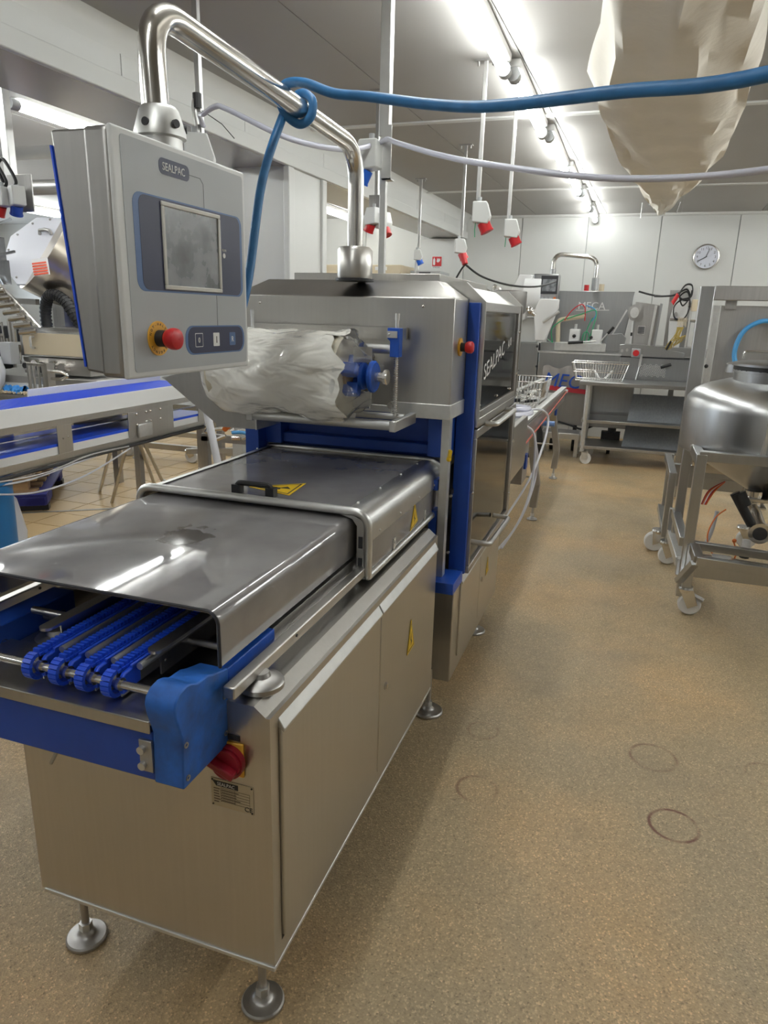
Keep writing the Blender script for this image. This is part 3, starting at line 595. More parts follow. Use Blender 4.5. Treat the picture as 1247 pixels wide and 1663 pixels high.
# film unwinding gear in front of the hood
part('unwind_roller', G().cyl((-1.25, 2.20, 1.262), (-.725, 2.20, 1.262), .017, n=18), ALU, TM, smooth=True, label='lower deflection roller')
part('roller_bracket', G().box(-.725, -.702, 2.18, 2.42, 1.243, 1.28).box(-1.26, -1.235, 2.18, 2.42, 1.243, 1.28), ALU, TM, bev=.003)
part('unwind_roller', G().cyl((-1.40, 2.32, 1.275), (-.715, 2.32, 1.275), .012, n=14), ALU, TM, smooth=True)
part('unwind_roller', G().cyl((-1.35, 2.30, 1.505), (-.745, 2.30, 1.505), .016, n=16), ALU, TM, smooth=True)
part('cross_bar', G().box(-1.35, -.74, 2.385, 2.405, 1.535, 1.575), STEEL, TM)
for x, lab, dz in ((-.745, 'blue slide block on the right spring rod', 0), (-1.29, 'slide block on the left spring rod', -.06)):
    rod = part('spring_rod', G().cyl((x, 2.30, 1.28), (x, 2.30, 1.622), .006, n=12).cyl((x, 2.30, 1.60), (x, 2.30, 1.622), .0075, n=12), STEELL, TM, smooth=True)
    n = 26; path = [(x+.0085*math.cos(2*PI*k/8), 2.30+.0085*math.sin(2*PI*k/8), 1.285+.19*k/(8*n)) for k in range(8*n+1)]
    part('spring', G().tube(path, .0013, 4), CHROME, rod, smooth=True)
    part('slide_block', G().prism([(x-.028,1.575+dz),(x+.014,1.575+dz),(x+.014,1.48+dz),(x-.018,1.48+dz),(x-.018,1.532+dz),(x-.028,1.54+dz)], 'y', 2.28, 2.32), BLUE, rod, bev=.002, label=lab)
    part('slide_plate', G().box(x-.028, x+.008, 2.276, 2.281, 1.543+dz, 1.565+dz).sph((x-.02, 2.275, 1.554+dz), .004, 8), STEELL, rod)
# rear machine body with dark windows
body = part('upper_body', hood(-1.42, -.545, 2.68, 3.62, 1.24, 1.655, 1.735, .14, .02), DARK, TM, label='dark interior block of the rear hood')
bpy.data.objects.remove(body)
rh = part('rear_hood', G().add([(-1.42,2.67,1.66),(-.535,2.67,1.66),(-.535,3.60,1.66),(-1.42,3.60,1.66),(-1.28,2.67,1.735),(-.66,2.67,1.735),(-.66,3.60,1.735),(-1.28,3.60,1.735)], [(0,1,2,3),(0,1,5,4),(1,2,6,5),(2,3,7,6),(3,0,4,7),(4,5,6,7)]), STEELL, TM, bev=.002, label='bevelled rear hood roof')
part('hood_frame', G().frame('x', -.545, -.528, 2.682, 3.60, 1.235, 1.672, (.012, .05, .03, .035)), STEELD, rh, bev=.002)
# shaped end cheeks standing proud
for y in (2.667, 3.60):
    part('end_cheek', G().prism([(-1.44,1.23),(-.522,1.23),(-.522,1.672),(-.60,1.742),(-1.36,1.742),(-1.44,1.672)], 'y', y, y+.014), STEEL, rh)
part('roof_lip', G().box(-1.30, -.70, 2.66, 3.58, 1.735, 1.768), STEEL, rh, bev=.002)
wn = part('window_pane', G().box(-.540, -.536, 2.69, 3.55, 1.265, 1.637), SMOKEW, TM, label='dark tinted upper window with white lettering')
text('lettering', 'SEALPAC', .088, WINK, wn, (-.5345, 2.78, 1.375), (0,1,.19), (0,-.19,1), sx=1.32)
text('lettering', 'A10', .055, WINK, wn, (-.5345, 3.32, 1.478), (0,1,.19), (0,-.19,1), sx=1.0)
g = G()
for y in (2.72, 3.1, 3.45): g.sph((-.534, y, 1.285), .006, 8)
for z in (1.35, 1.55): g.sph((-.527, 3.575, z), .006, 8)
part('pane_screw', g, CHROME, wn, smooth=True)
# things inside the window
part('actuator', G().cyl((-.66, 3.22, 1.44), (-.66, 3.22, 1.58), .028, n=16), CHROME, TM, smooth=True); part('actuator_plate', G().box(-.70, -.60, 3.14, 3.30, 1.425, 1.44).box(-.70, -.60, 3.12, 3.46, 1.58, 1.59), STEELL, TM)
part('brass_filter', G().cyl((-.64, 3.36, 1.47), (-.64, 3.36, 1.56), .022, n=14), mat('brass', (.6,.32,.12), .35, 1), TM, smooth=True)
part('upright', G().box(-.62, -.60, 3.0, 3.03, 1.50, 1.64), STEELL, TM); part('manifold', G().box(-.66, -.61, 3.10, 3.50, 1.37, 1.40).box(-.63, -.60, 3.08, 3.14, 1.38, 1.43), STEELL, TM)
part('grey_cabinet', G().box(-1.2, -.62, 2.75, 3.02, 1.36, 1.62), GREYP, TM, bev=.004); part('dark_opening', G().box(-.625, -.615, 2.78, 2.90, 1.38, 1.50), DARK, TM)
part('valve_block', G().box(-.9, -.7, 2.75, 2.95, 1.40, 1.53).box(-.85, -.68, 3.3, 3.5, 1.50, 1.58), STEELD, TM, bev=.003)
part('inner_plate', G().box(-1.35, -.58, 2.70, 3.58, 1.33, 1.345), STEELD, TM)
for k in range(7):
    c = [YELS, ORANGE, STEELL, BLACK, YELS, BLACK, STEELL][k]; y = 3.1+.05*k
    part('air_tube', G().tube(spline([(-.72, y-.1, 1.52), (-.68, y, 1.60-.01*k), (-.70, y+.08, 1.50), (-.68, y+.05, 1.40)], 6), .004, 6), c, TM, smooth=True)
part('air_tube', G().tube(spline([(-.62, 2.64, 1.58), (-.62, 2.9, 1.57), (-.63, 3.2, 1.60), (-.62, 3.55, 1.60)], 6), .006, 6), BLACK, TM, smooth=True)
# lower door
part('cross_rail', G().box(-.60, -.527, 2.682, 3.60, 1.20, 1.236), STEEL, TM, bev=.003)
ld = part('lower_door', G().frame('x', -.545, -.525, 2.668, 3.66, .60, 1.195, (.012, .055, .03, .035)), STEELD, TM, bev=.003, label='lower door with a tinted pane')
part('window_pane', G().box(-.540, -.536, 2.675, 3.61, .625, 1.165), SMOKEW, ld)
def door_handle(y0, y1, z, xx=-.525):
    return G().tube(fillet([(xx, y0, z), (xx+.045, y0, z), (xx+.045, y1, z), (xx, y1, z)], .02), .011, 10)
part('door_handle', door_handle(2.83, 3.32, 1.20), STEELL, ld, smooth=True)
part('door_handle', G().tube(fillet([(-.530, 2.70, .73), (-.455, 2.72, .72), (-.455, 3.22, .70), (-.530, 3.20, .71)], .03), .011, 10), STEELD, ld, smooth=True, label='lower loop handle')
g = G()
for (y, z) in ((3.63, 1.0), (3.63, .72), (2.64, .95)): g.sph((-.524, y, z), .006, 8)
part('pane_screw', g, CHROME, ld, smooth=True)
part('rear_column', G().box(-.56, -.535, 3.62, 3.66, .6, 1.66), BLUED, TM, label='blue rear column')
part('inner_wall', G().box(-1.38, -1.36, 2.62, 3.6, .62, 1.66).box(-1.38, -.56, 3.58, 3.60, .62, 1.2), STEELD, TM)
part('lift_gear', G().box(-1.1, -.75, 2.75, 3.4, .66, .82).cyl((-.7, 2.9, .8), (-.7, 2.9, 1.1), .02).cyl((-.7, 3.35, .8), (-.7, 3.35, 1.1), .02).box(-1.1, -.65, 2.72, 3.45, 1.02, 1.07), STEELD, TM, bev=.003)
# swivel arm
arm = part('swivel_arm', G().tube(fillet([(-.966, 1.350, 1.97), (-.966, 1.340, 2.192), (-.955, 2.44, 2.158), (-.955, 2.44, 1.74)], [.10, .12], 10), .0275, 20), CHROME, TM, smooth=True, label='polished tubular swivel arm')
part('arm_socket', G().lathe([(.001,1.845),(.030,1.845),(.055,1.842),(.062,1.832),(.062,1.742),(.060,1.736),(.001,1.736)], (-.955, 2.49-.05, 0), 32), STEEL, arm, smooth=True)
part('socket_gasket', G().cyl((-.955, 2.44, 1.728), (-.955, 2.44, 1.737), .068, n=32), BLACK, arm)
jc = part('swivel_joint', G().lathe([(.028,2.012),(.034,2.012),(.040,2.005),(.052,1.965),(.052,1.955),(.044,1.952),(.044,1.93),(.001,1.93)], (-.962, 1.352, 0), 28), STEELL, arm, smooth=True)
part('joint_screw', G().cyl((-.915, 1.335, 1.975), (-.908, 1.333, 1.975), .008, n=12).cyl((-.96, 1.305, 1.975), (-.96, 1.30, 1.975), .008, n=12).cyl((-.925, 1.378, 1.975), (-.918, 1.382, 1.975), .008, n=12), DARK, jc)
# control panel
PX = -.906; PY0, PY1, PZ0, PZ1 = 1.130, 1.592, 1.484, 1.931
cp = part('control_panel', G().hexa([(-1.01,PY0+.006,PZ0+.012),(PX-.028,PY0+.006,PZ0+.004),(PX-.028,PY1-.006,PZ0+.004),(-1.01,PY1-.006,PZ0+.012),(-1.045,PY0+.006,PZ1-.004),(PX-.028,PY0+.006,PZ1-.004),(PX-.028,PY1-.006,PZ1-.004),(-1.045,PY1-.006,PZ1-.004)]), STEELD, TM, bev=.005, label='stainless control panel housing')
part('housing_lip', G().box(PX-.065, PX-.010, PY0+.001, PY1-.001, PZ0+.001, PZ1-.001), STEELD, cp, bev=.010, seg=3)
part('back_plate', G().hexa([(-1.013,PY0+.005,PZ0+.02),(-1.009,PY0+.005,PZ0+.02),(-1.009,PY1,PZ0+.02),(-1.013,PY1,PZ0+.02),(-1.048,PY0+.005,PZ1-.03),(-1.044,PY0+.005,PZ1-.03),(-1.044,PY1,PZ1-.03),(-1.048,PY1,PZ1-.03)]), BLUEC, cp, label='blue back plate')
part('front_frame', G().box(PX-.012, PX-.001, PY0, PY1, PZ0, PZ1), PANELW, cp, bev=.005, seg=3)
part('front_foil', G().prism(rrect(PY0+.022, PY1-.012, PZ0+.012, PZ1-.012, .008), 'x', PX-.002, PX+.0002), PANELG, cp)
def decal(name, a0, a1, b0, b1, r, m, lift, par=cp, label=None):
    return part(name, G().prism(rrect(a0, a1, b0, b1, r), 'x', PX, PX+lift), m, par, label=label)
decal('decal', 1.175, 1.570, 1.650, 1.829, .022, LBLUE, .0007, label='light blue rim of the screen field')
decal('decal', 1.192, 1.560, 1.653, 1.826, .018, NAVY, .0011, label='navy screen field')
decal('decal', 1.262, 1.364, 1.872, 1.902, .012, NAVY, .0008, label='name badge')
text('lettering', 'SEALPAC', .0205, WINK, cp, (PX+.0012, 1.272, 1.880), (0,1,0), (0,0,1), sx=.93)
decal('decal', 1.322, 1.570, 1.522, 1.584, .026, LBLUE, .0007, label='light blue rim of the button field')
decal('decal', 1.332, 1.562, 1.525, 1.581, .022, NAVY, .0011, label='navy button field')
part('line', G().box(PX, PX+.0006, 1.364, 1.405, 1.8855, 1.8865).box(PX, PX+.0006, 1.4145, 1.4155, 1.829, 1.876).bar((PX+.0003, 1.404, 1.886), (PX+.0003, 1.415, 1.876), .0006, .001).box(PX, PX+.0006, 1.4515, 1.4525, 1.584, 1.650), INK, cp)
bz = part('screen_bezel', G().frame('x', PX+.001, PX+.005, 1.259, 1.472, 1.656, 1.822, .0085), BEZEL, cp, bev=.0015)
part('touch_screen', G().box(PX+.0005, PX+.0016, 1.266, 1.465, 1.663, 1.816), SCREEN, cp, label='dusty grey touch screen')
part('indicator', G().cyl((PX+.001, 1.488, 1.738), (PX+.002, 1.488, 1.738), .0055, n=16), WINK, cp)
text('lettering', 'RUN', .008, WINK, cp, (PX+.0013, 1.481, 1.747), (0,1,0), (0,0,1))
decal('button', 1.358, 1.388, 1.538, 1.568, .002, WINK, .0013); decal('button', 1.3595, 1.3865, 1.5395, 1.5665, .002, NAVY, .0016, label='stop key with a zero'); text('lettering', '0', .016, WINK, cp, (PX+.0018, 1.3685, 1.5475), (0,1,0), (0,0,1))
decal('button', 1.430, 1.456, 1.538, 1.568, .002, WINK, .0014, label='white start key'); text('lettering', 'I', .022, INK, cp, (PX+.0016, 1.441, 1.545), (0,1,0), (0,0,1))
decal('button', 1.500, 1.527, 1.538, 1.568, .003, LBLUE, .0014, label='blue reset key'); text('lettering', 'R', .018, WINK, cp, (PX+.0016, 1.508, 1.5465), (0,1,0), (0,0,1))
e = (1.228, 1.560)
ring = part('emergency_stop', G().cyl((PX, e[0], e[1]), (PX+.003, e[0], e[1]), .034, n=32), YEL, cp, label='yellow ring of the emergency stop')
part('stop_collar', G().cyl((PX+.003, e[0], e[1]), (PX+.021, e[0], e[1]), .0165, n=24), BLACK, cp, smooth=True)
part('stop_button', G().lathe([(.001,.050),(.014,.050),(.020,.047),(.0215,.042),(.0215,.034),(.018,.024),(.013,.019),(.001,.019)], (PX, e[0], e[1]), 28, 'x'), RED, cp, smooth=True, label='red mushroom button')
# ring lettering as small dark strokes following the ring
for k, ch in enumerate('NOT-HALT  EMERGENCY  '):
    t = -2*PI*k/21+PI*.9; R_ = Vector((0, -math.sin(t)*-1, math.cos(t)*-1)); U_ = Vector((0, math.cos(t), math.sin(t)))
    if ch != ' ': text('lettering', ch, .0075, INK, cp, Vector((PX+.0032, e[0], e[1]))+U_*.0255, R_, U_, 'CENTER', .0002)
# chute plate left of the hood
part('waste_chute', G().hexa([(-1.62,2.20,1.372),(-1.38,2.20,1.30),(-1.38,2.205,1.30),(-1.62,2.205,1.372),(-1.46,2.20,1.41),(-1.36,2.20,1.39),(-1.36,2.205,1.39),(-1.46,2.205,1.41)]), STEELD, TM)
part('waste_chute', G().prism([(-1.640,1.372),(-1.44,1.40),(-1.36,1.318),(-1.242,1.270),(-1.242,1.205),(-1.40,1.203)], 'y', 2.232, 2.236), STEELD, TM, label='slanted steel sheet under the panel')
part('waste_chute', G().box(-1.245, -1.240, 2.22, 2.40, 1.205, 1.285), STEELL, TM)
part('rear_left_post', G().cyl((-1.47, 2.75, .62), (-1.47, 2.75, 1.2), .02, n=12), STEELD, TM)

# ------------------------------------------------------------------ film roll
FR = thing('film_roll', 'thick roll of clear wrinkled plastic film on a blue core in front of the hood', 'film roll', (-.95, 2.20, 1.42))
fy, fz, fr_ = 2.21, 1.418, .146
g = G(); nu, nv = 56, 44; vs = []
for i in range(nv+1):
    u = i/nv; x = -1.39+.515*u
    for k in range(nu):
        t = 2*PI*k/nu; R_ = fr_-.010*(1-u)
        R_ += .004*math.sin(3*t+9*u)+.003*math.sin(7*t-14*u)+.0025*math.sin(13*t+25*u)
        sag = .018*max(0, -math.sin(t))**2*(math.sin(8*u)*.5+.5)
        if u > .82: R_ += .012*math.sin(5*t+2)*(u-.82)/.18
        if u < .12: R_ *= .80+.2*(u/.12)**.5
        vs.append((x+(.022*math.sin(2*t+1)+.014*math.sin(5*t)+.010*math.sin(11*t+2))*max(0, (u-.8)/.2), fy+R_*math.cos(t), fz+R_*math.sin(t)-sag))
fs = [(i*nu+k, i*nu+(k+1)%nu, (i+1)*nu+(k+1)%nu, (i+1)*nu+k) for i in range(nv) for k in range(nu)]
g.add(vs, fs)
part('film', g, FILM, FR, smooth=True, label='crinkled clear film')
g = G(); vs = []
nv2 = 10
for i in range(nv2+1):                        # loose film flaring past the end of the roll
    u = i/nv2; x = -.885+.07*u
    for k in range(nu):
        t = 2*PI*k/nu; R_ = .145*(1-.42*u)+.012*math.sin(6*t+u*5)+.008*math.sin(15*t+2)
        vs.append((x+.025*math.sin(3*t+1)*u+.012*math.sin(9*t)*u, fy+R_*math.cos(t), fz+R_*math.sin(t)))
g.add(vs, [(i*nu+k, i*nu+(k+1)%nu, (i+1)*nu+(k+1)%nu, (i+1)*nu+k) for i in range(nv2) for k in range(nu)])
part('loose_film', g, CLEAR, FR, smooth=True)
part('core_tube', G().cyl((-1.38, fy, fz), (-.875, fy, fz), .045, n=20), CARD, FR, smooth=True)
part('wound_film', G().cyl((-1.36, fy, fz), (-.885, fy, fz), .128, n=40), mat('milky film', (.62, .57, .45), .35), FR, smooth=True)
for k in range(4):
    t = PI/4+k*PI/2+.3; d = Vector((0, math.cos(t), math.sin(t))); s = Vector((0, -math.sin(t), math.cos(t)))
    c = Vector((-.868, fy, fz))+d*.048
    part('core_lug', G().bar(c-Vector((.055,0,0)), c+Vector((.034,0,0)), .040, .040, d), BLUE, FR, bev=.005)
part('steel_flap', G().box(-.865, -.80, fy-.002, fy+.002, fz+.045, fz+.095).box(-.865, -.80, fy-.002, fy+.002, fz-.105, fz-.05), STEEL, FR)
part('clamp_disc', G().lathe([(.001,0),(.040,0),(.044,.004),(.044,.012),(.040,.016),(.030,.018),(.024,.022),(.024,.034),(.032,.036)], (-.836, fy, fz), 32, 'x'), BLUE, FR, smooth=True)
part('handwheel', G().lathe([(.001,0),(.048,0),(.052,.004),(.052,.013),(.047,.018),(.001,.018)], (-.803, fy, fz), 36, 'x'), BLUE, FR, smooth=True, label='flat blue handwheel')
part('end_knob', G().cyl((-.787, fy, fz), (-.752, fy, fz), .016, n=20).lathe([(.001,.012),(.022,.012),(.026,.008),(.026,.0),(.001,0)], (-.754, fy, fz), 24, 'x'), CHROME, FR, smooth=True)

# ------------------------------------------------------------------ hoses
HB = part('air_hose', G().tube(spline([(-1.02,1.72,1.55),(-1.003,1.772,1.706),(-1.010,1.87,1.958),(-1.006,1.985,2.14),(-.988,2.02,2.196),(-.957,2.02,2.213),(-.922,2.01,2.19),(-.924,2.005,2.150),(-.957,2.0,2.130),(-.994,1.985,2.155),(-.998,1.96,2.19),(-.970,1.94,2.214),(-.90,1.91,2.205),(-.80,1.875,2.165),(-.689,1.844,2.142),(-.50,1.75,2.09),(-.338,1.662,2.055),(-.079,1.521,2.028),(.156,1.373,1.999),(.5,1.15,2.03),(.9,.9,2.15),(1.3,.6,2.5),(1.5,.5,2.97)], 8), .0125, 12), HOSEB, smooth=True)
tag(HB, 'thick blue air hose looped once around the swivel arm, sagging to the right', 'hose')
HC = part('water_hose', G().tube(spline([(-1.90,2.99,2.40),(-1.86,2.90,2.42),(-1.786,2.813,2.398),(-1.70,2.77,2.41),(-1.633,2.752,2.391),(-1.337,2.704,2.262),(-1.171,2.865,2.249),(-1.108,3.05,2.305),(-1.05,3.03,2.315),(-.97,2.936,2.278),(-.75,2.75,2.19),(-.518,2.608,2.121),(-.103,2.507,2.049),(.315,2.427,2.046),(.8,2.35,2.12),(1.5,2.2,2.5),(1.7,2.15,2.97)], 8), .0105, 10), HOSEC, smooth=True)
tag(HC, 'translucent pale hose sagging from the left drop pole across to the right', 'hose')
# ================================================================== DROP POLES AND SOCKETS
def socket(parent, x, y, z, col, s=1.0, rz=0, loose=True, name='socket_housing'):
    R = Matrix.Rotation(rz, 4, 'Z')
    def tr(g):
        for i, v in enumerate(g.v): g.v[i] = (R @ v)*s+Vector((x, y, z))
        return g
    h = part(name, tr(G().prism([(-.045,.075),(.035,.075),(.06,.0),(.045,-.045),(-.045,-.035)], 'y', -.04, .04)), SOCKP, parent, bev=.006)
    d = Vector((.45, 0, -.89)); c = Vector((.018, 0, -.035))
    part('socket_lid', tr(G().cyl(c, c+d*.05, .036, n=20).cyl(c+d*.05, c+d*.058, .039, n=20)), col, h, smooth=True)
    part('cable_gland', tr(G().cyl((-.01, 0, .075), (-.01, 0, .10), .012, n=12)), GREYP, h, smooth=True)
    return h
def drop(x, y, zb, label, w=.022, flange=True, loc=None):
    t = thing('drop_pole', label, 'ceiling pole', (x, y, H), 'power drop poles')
    if 'group' in t: del t['group']
    part('pole', G().box(x-w/2, x+w/2, y-w/2, y+w/2, zb, H), ALU, t, bev=.003)
    if flange: part('ceiling_flange', G().box(x-.055, x+.055, y-.025, y+.025, H-.008, H).cyl((x-.04,y,H-.03),(x-.04,y,H),.006,n=8).cyl((x+.04,y,H-.03),(x+.04,y,H),.006,n=8), STEELD, t)
    return t
t = drop(-1.085, 3.10, 1.55, 'square drop pole with a blue socket, nearest behind the arm', .028)
part('bracket', G().box(-1.085, -1.045, 3.07, 3.075, 2.17, 2.38).box(-1.085, -1.045, 3.07, 3.12, 2.17, 2.175), ALU, t)
part('pole', G().box(-1.106, -1.062, 3.078, 3.122, 2.34, H), ALU, t, bev=.003, label='thicker upper strut')
socket(t, -1.135, 3.05, 2.245, mat('blue socket lid', (.01,.12,.62), .4), 1.0, PI)
t = drop(-1.675, 4.65, 2.29, 'drop pole with twin red sockets, half hidden by the square pole', .025)
socket(t, -1.685, 4.62, 2.215, RED, .9, PI*.9); socket(t, -1.625, 4.65, 2.19, RED, .9, -.5)
part('junction', G().box(-1.72, -1.63, 4.63, 4.67, 2.27, 2.36), STEELD, t)
t = drop(-2.235, 7.553, 2.30, 'far drop pole with a small blue socket beside the fire sign', .026)
socket(t, -2.235, 7.52, 2.21, mat('blue socket lid far', (.01,.12,.62), .4), .9, .2)
part('lower_pole', G().cyl((-2.27, 7.55, 1.9), (-2.26, 7.55, 2.2), .010, n=8), STEELD, t)
t = drop(-1.459, 6.192, 2.26, 'drop pole with red plug and black cable near the white hopper', .024)
socket(t, -1.462, 6.17, 2.17, RED, 1.0, .3)
part('plug', G().cyl((-1.43, 6.15, 2.12), (-1.40, 6.13, 2.04), .03, .024, n=14), RED, t, smooth=True)
part('cable', G().tube(spline([(-1.40,6.13,2.04),(-1.28,6.3,1.95),(-1.10,6.7,1.90),(-.95,7.4,1.92),(-.90,8.6,2.02)], 8), .009, 8), BLACK, t, smooth=True)
part('cable', G().tube(spline([(-1.40,6.14,2.04),(-1.44,6.17,2.0),(-1.50,6.2,1.90),(-1.56,6.2,1.70)], 6), .008, 8), BLACK, t, smooth=True)
t = drop(-.922, 4.282, 2.26, 'drop pole with flange and red socket, left of the tube lamps', .022)
socket(t, -.900, 4.27, 2.175, RED, 1.0, .1)
part('pigtail', G().tube([(-.925,4.26,2.14),(-.928,4.26,2.10),(-.925,4.26,2.06)], .003, 6), GREEN, t)
t = drop(-.880, 5.091, 2.26, 'drop pole with red socket crossing behind the clear hose', .022)
socket(t, -.855, 5.08, 2.18, RED, 1.0, .1)
part('pigtail', G().tube([(-.885,5.07,2.14),(-.888,5.07,2.08)], .003, 6), GREEN, t)
t = drop(-1.922, 3.0, 2.36, 'drop pole with taped grey cable above the control panel', .026)
part('cable', G().tube(spline([(-1.93,2.985,2.52),(-1.938,2.98,2.47),(-1.925,2.98,2.40),(-1.925,2.98,2.36)], 6), .011, 8), STEELD, t, smooth=True)
part('tape', G().cyl((-1.926, 2.99, 2.47), (-1.926, 2.99, 2.53), .020, n=12), BLACK, t)
socket(t, -1.925, 2.98, 2.27, GREYP, 1.25, .5)
part('tie', G().tube([(-1.90,2.98,2.46),(-1.80,2.98,2.40),(-1.74,2.98,2.34)], .002, 5), BLACK, t)
t = drop(-3.50, 3.47, 2.25, 'drop pole with a grey socket board at the left edge', .05)
part('board', G().box(-3.50, -3.325, 3.435, 3.445, 2.13, 2.33), STEELD, t, bev=.002)
socket(t, -3.475, 3.36, 2.185, RED, .92, PI); socket(t, -3.385, 3.38, 2.19, mat('blue lid', (.02,.07,.4), .4), .92, PI*.85)
for dx in (0, .07): part('cable', G().tube(spline([(-3.54+dx,3.38,2.28),(-3.56+dx,3.37,2.36),(-3.52+dx,3.37,2.40),(-3.47+dx,3.37,2.34),(-3.44+dx,3.37,2.28),(-3.47+dx,3.38,2.25)], 6), .009, 8), BLACK, t, smooth=True)
# ================================================================== FABRIC AIR DUCT
FD = thing('fabric_air_duct', 'huge slack cream fabric air duct tapering to a tip under the ceiling', 'air duct', (.12, 5, 2.9))
secs = [  # y, left x, right x, z of edges, belly z
 (1.2, -.14, .36, 2.78, 2.52), (2.0, -.19, .335, 2.76, 2.53), (2.75, -.22, .285, 2.74, 2.53), (3.2, -.235, .315, 2.72, 2.55), (3.75, -.315, .375, 2.72, 2.58), (4.3, -.30, .42, 2.72, 2.60), (5.0, -.27, .435, 2.73, 2.64),
 (5.9, -.21, .45, 2.75, 2.69), (7.0, -.13, .40, 2.80, 2.74), (8.0, -.04, .33, 2.84, 2.78), (8.9, .04, .27, 2.87, 2.82), (9.55, .10, .225, 2.89, 2.845)]
g = G(); vs = []; N = 28; fine = []
for i in range(len(secs)-1):
    for j in range(5):
        t = j/5; s = t*t*(3-2*t); fine.append([secs[i][k]*(1-t)+secs[i+1][k]*t for k in range(5)])
fine.append(secs[-1])
for q in fine:
    y, a, b, ze, zb = q; c = (a+b)/2; hw = (b-a)/2
    for k in range(N):
        t = 2*PI*k/N; x = c+hw*math.cos(t); s = math.sin(t)
        z = ze-(ze-zb)*max(0, -s)**.8 if s < 0 else ze+.12*s
        x += .012*math.sin(9*t+y*2.3)+.012*math.sin(5*t-y*3.1); z += (.008*math.sin(13*t+y*5)+.012*math.sin(6*t-1.7*y))*(1 if s < 0 else 0)
        vs.append((x, y, min(z, 2.93)))
m = len(fine)
g.add(vs, [(i*N+k, i*N+(k+1)%N, (i+1)*N+(k+1)%N, (i+1)*N+k) for i in range(m-1) for k in range(N)]+[list(range(N)), [(m-1)*N+k for k in range(N)]])
part('fabric', g, FABRIC, FD, smooth=True)
g = G()
for (a, b) in (((-.31,3.75,2.72),(-.26,2.2,2.76)), ((.37,3.7,2.72),(.44,5.2,2.74))): pass
for y in (3.0, 4.5, 6.0, 7.5, 9.2):
    g.cyl((.02, y, 2.9), (.02, y, H), .004, n=6).cyl((.22, y, 2.9), (.22, y, H), .004, n=6)
g.cyl((-.06, 9.5, 2.80), (-.06, 9.5, H), .006, n=6).cyl((.33, 9.5, 2.85), (.36, 9.5, H), .006, n=6)
part('hanger', g, STEELD, FD)
# ================================================================== BACK WALL THINGS
CK = thing('wall_clock', 'round silver rimmed wall clock showing three minutes past eight', 'clock', (.79, 10.4, 2.43))
cx, cz, cy = .79, 2.432, 10.4
part('rim', G().lathe([(.001,0),(.158,0),(.162,-.02),(.155,-.042),(.142,-.044),(.138,-.03),(.001,-.03)], (cx, cy, cz), 48, 'y'), CHROME, CK, smooth=True)
part('dial', G().cyl((cx, cy-.031, cz), (cx, cy-.0325, cz), .139, n=40), mat('clock dial', (.62,.64,.72), .4), CK)
for h in range(1, 13):
    a = h*PI/6; text('numeral', str(h), .042, INK, CK, (cx+.108*math.sin(a), cy-.0335, cz+.108*math.cos(a)-.014), (1,0,0), (0,0,1), 'CENTER')
part('hand', G().bar((cx, cy-.036, cz), (cx+.028*1.0, cy-.036, cz+.105), .006, .002, (0,1,0)), INK, CK, label='long minute hand')
part('hand', G().bar((cx+.01, cy-.038, cz+.005), (cx-.085, cy-.038, cz-.048), .009, .002, (0,1,0)), INK, CK, label='hour hand')
FS = thing('fire_sign', 'small red and white fire extinguisher sign on the far wall', 'sign', (-2.76, 10.28, 2.34))
part('board', G().box(-2.835, -2.685, 10.272, 10.279, 2.27, 2.43), WINK, FS)
part('red_field', G().box(-2.828, -2.692, 10.270, 10.2725, 2.295, 2.425), RED, FS)
part('extinguisher_symbol', G().prism(rrect(-2.815, -2.785, 2.31, 2.395, .012), 'y', 10.2685, 10.2705).box(-2.806, -2.794, 10.2685, 10.2705, 2.39, 2.41), WINK, FS)
part('flame_symbol', G().prism([(-2.765,2.36),(-2.745,2.345),(-2.72,2.36),(-2.705,2.40),(-2.72,2.385),(-2.73,2.41),(-2.742,2.385),(-2.755,2.41)], 'y', 10.2685, 10.2705), WINK, FS)
text('lettering', 'EXTINCTEUR', .022, INK, FS, (-2.82, 10.2715, 2.274), (1,0,0), (0,0,1), sx=.8)
def wall_cabinet(name, label, x0, x1, y0, y1, z1, m, extra=None):
    t = thing(name, label, 'cabinet', ((x0+x1)/2, (y0+y1)/2, 0)); b = part('body', G().box(x0, x1, y0, y1, 0.02, z1), m, t, bev=.006); return t, b
t, b = wall_cabinet('storage_cabinet', 'grey metal cabinet under the fire sign', -2.98, -2.55, 9.7, 10.2, 2.20, GREYP)
part('vent_slot', G().box(-2.85, -2.69, 9.695, 9.701, 2.165, 2.18), DARK, t); part('door', G().box(-2.96, -2.57, 9.69, 9.70, .1, 2.13), GREYP, t, bev=.003)
t, b = wall_cabinet('storage_cabinet', 'low beige cabinet with a white label behind the hood', -4.25, -3.05, 9.5, 10.2, 2.26, BEIGE)
part('label_card', G().box(-3.42, -3.25, 9.495, 9.501, 2.19, 2.235), WINK, t); part('door', G().box(-4.2, -3.1, 9.49, 9.50, .1, 2.15), BEIGE, t, bev=.003)
DP = thing('hygiene_station', 'small soap dispenser with wall box seen left of the hood', 'dispenser', (-3.2, 5.9, 1.75))
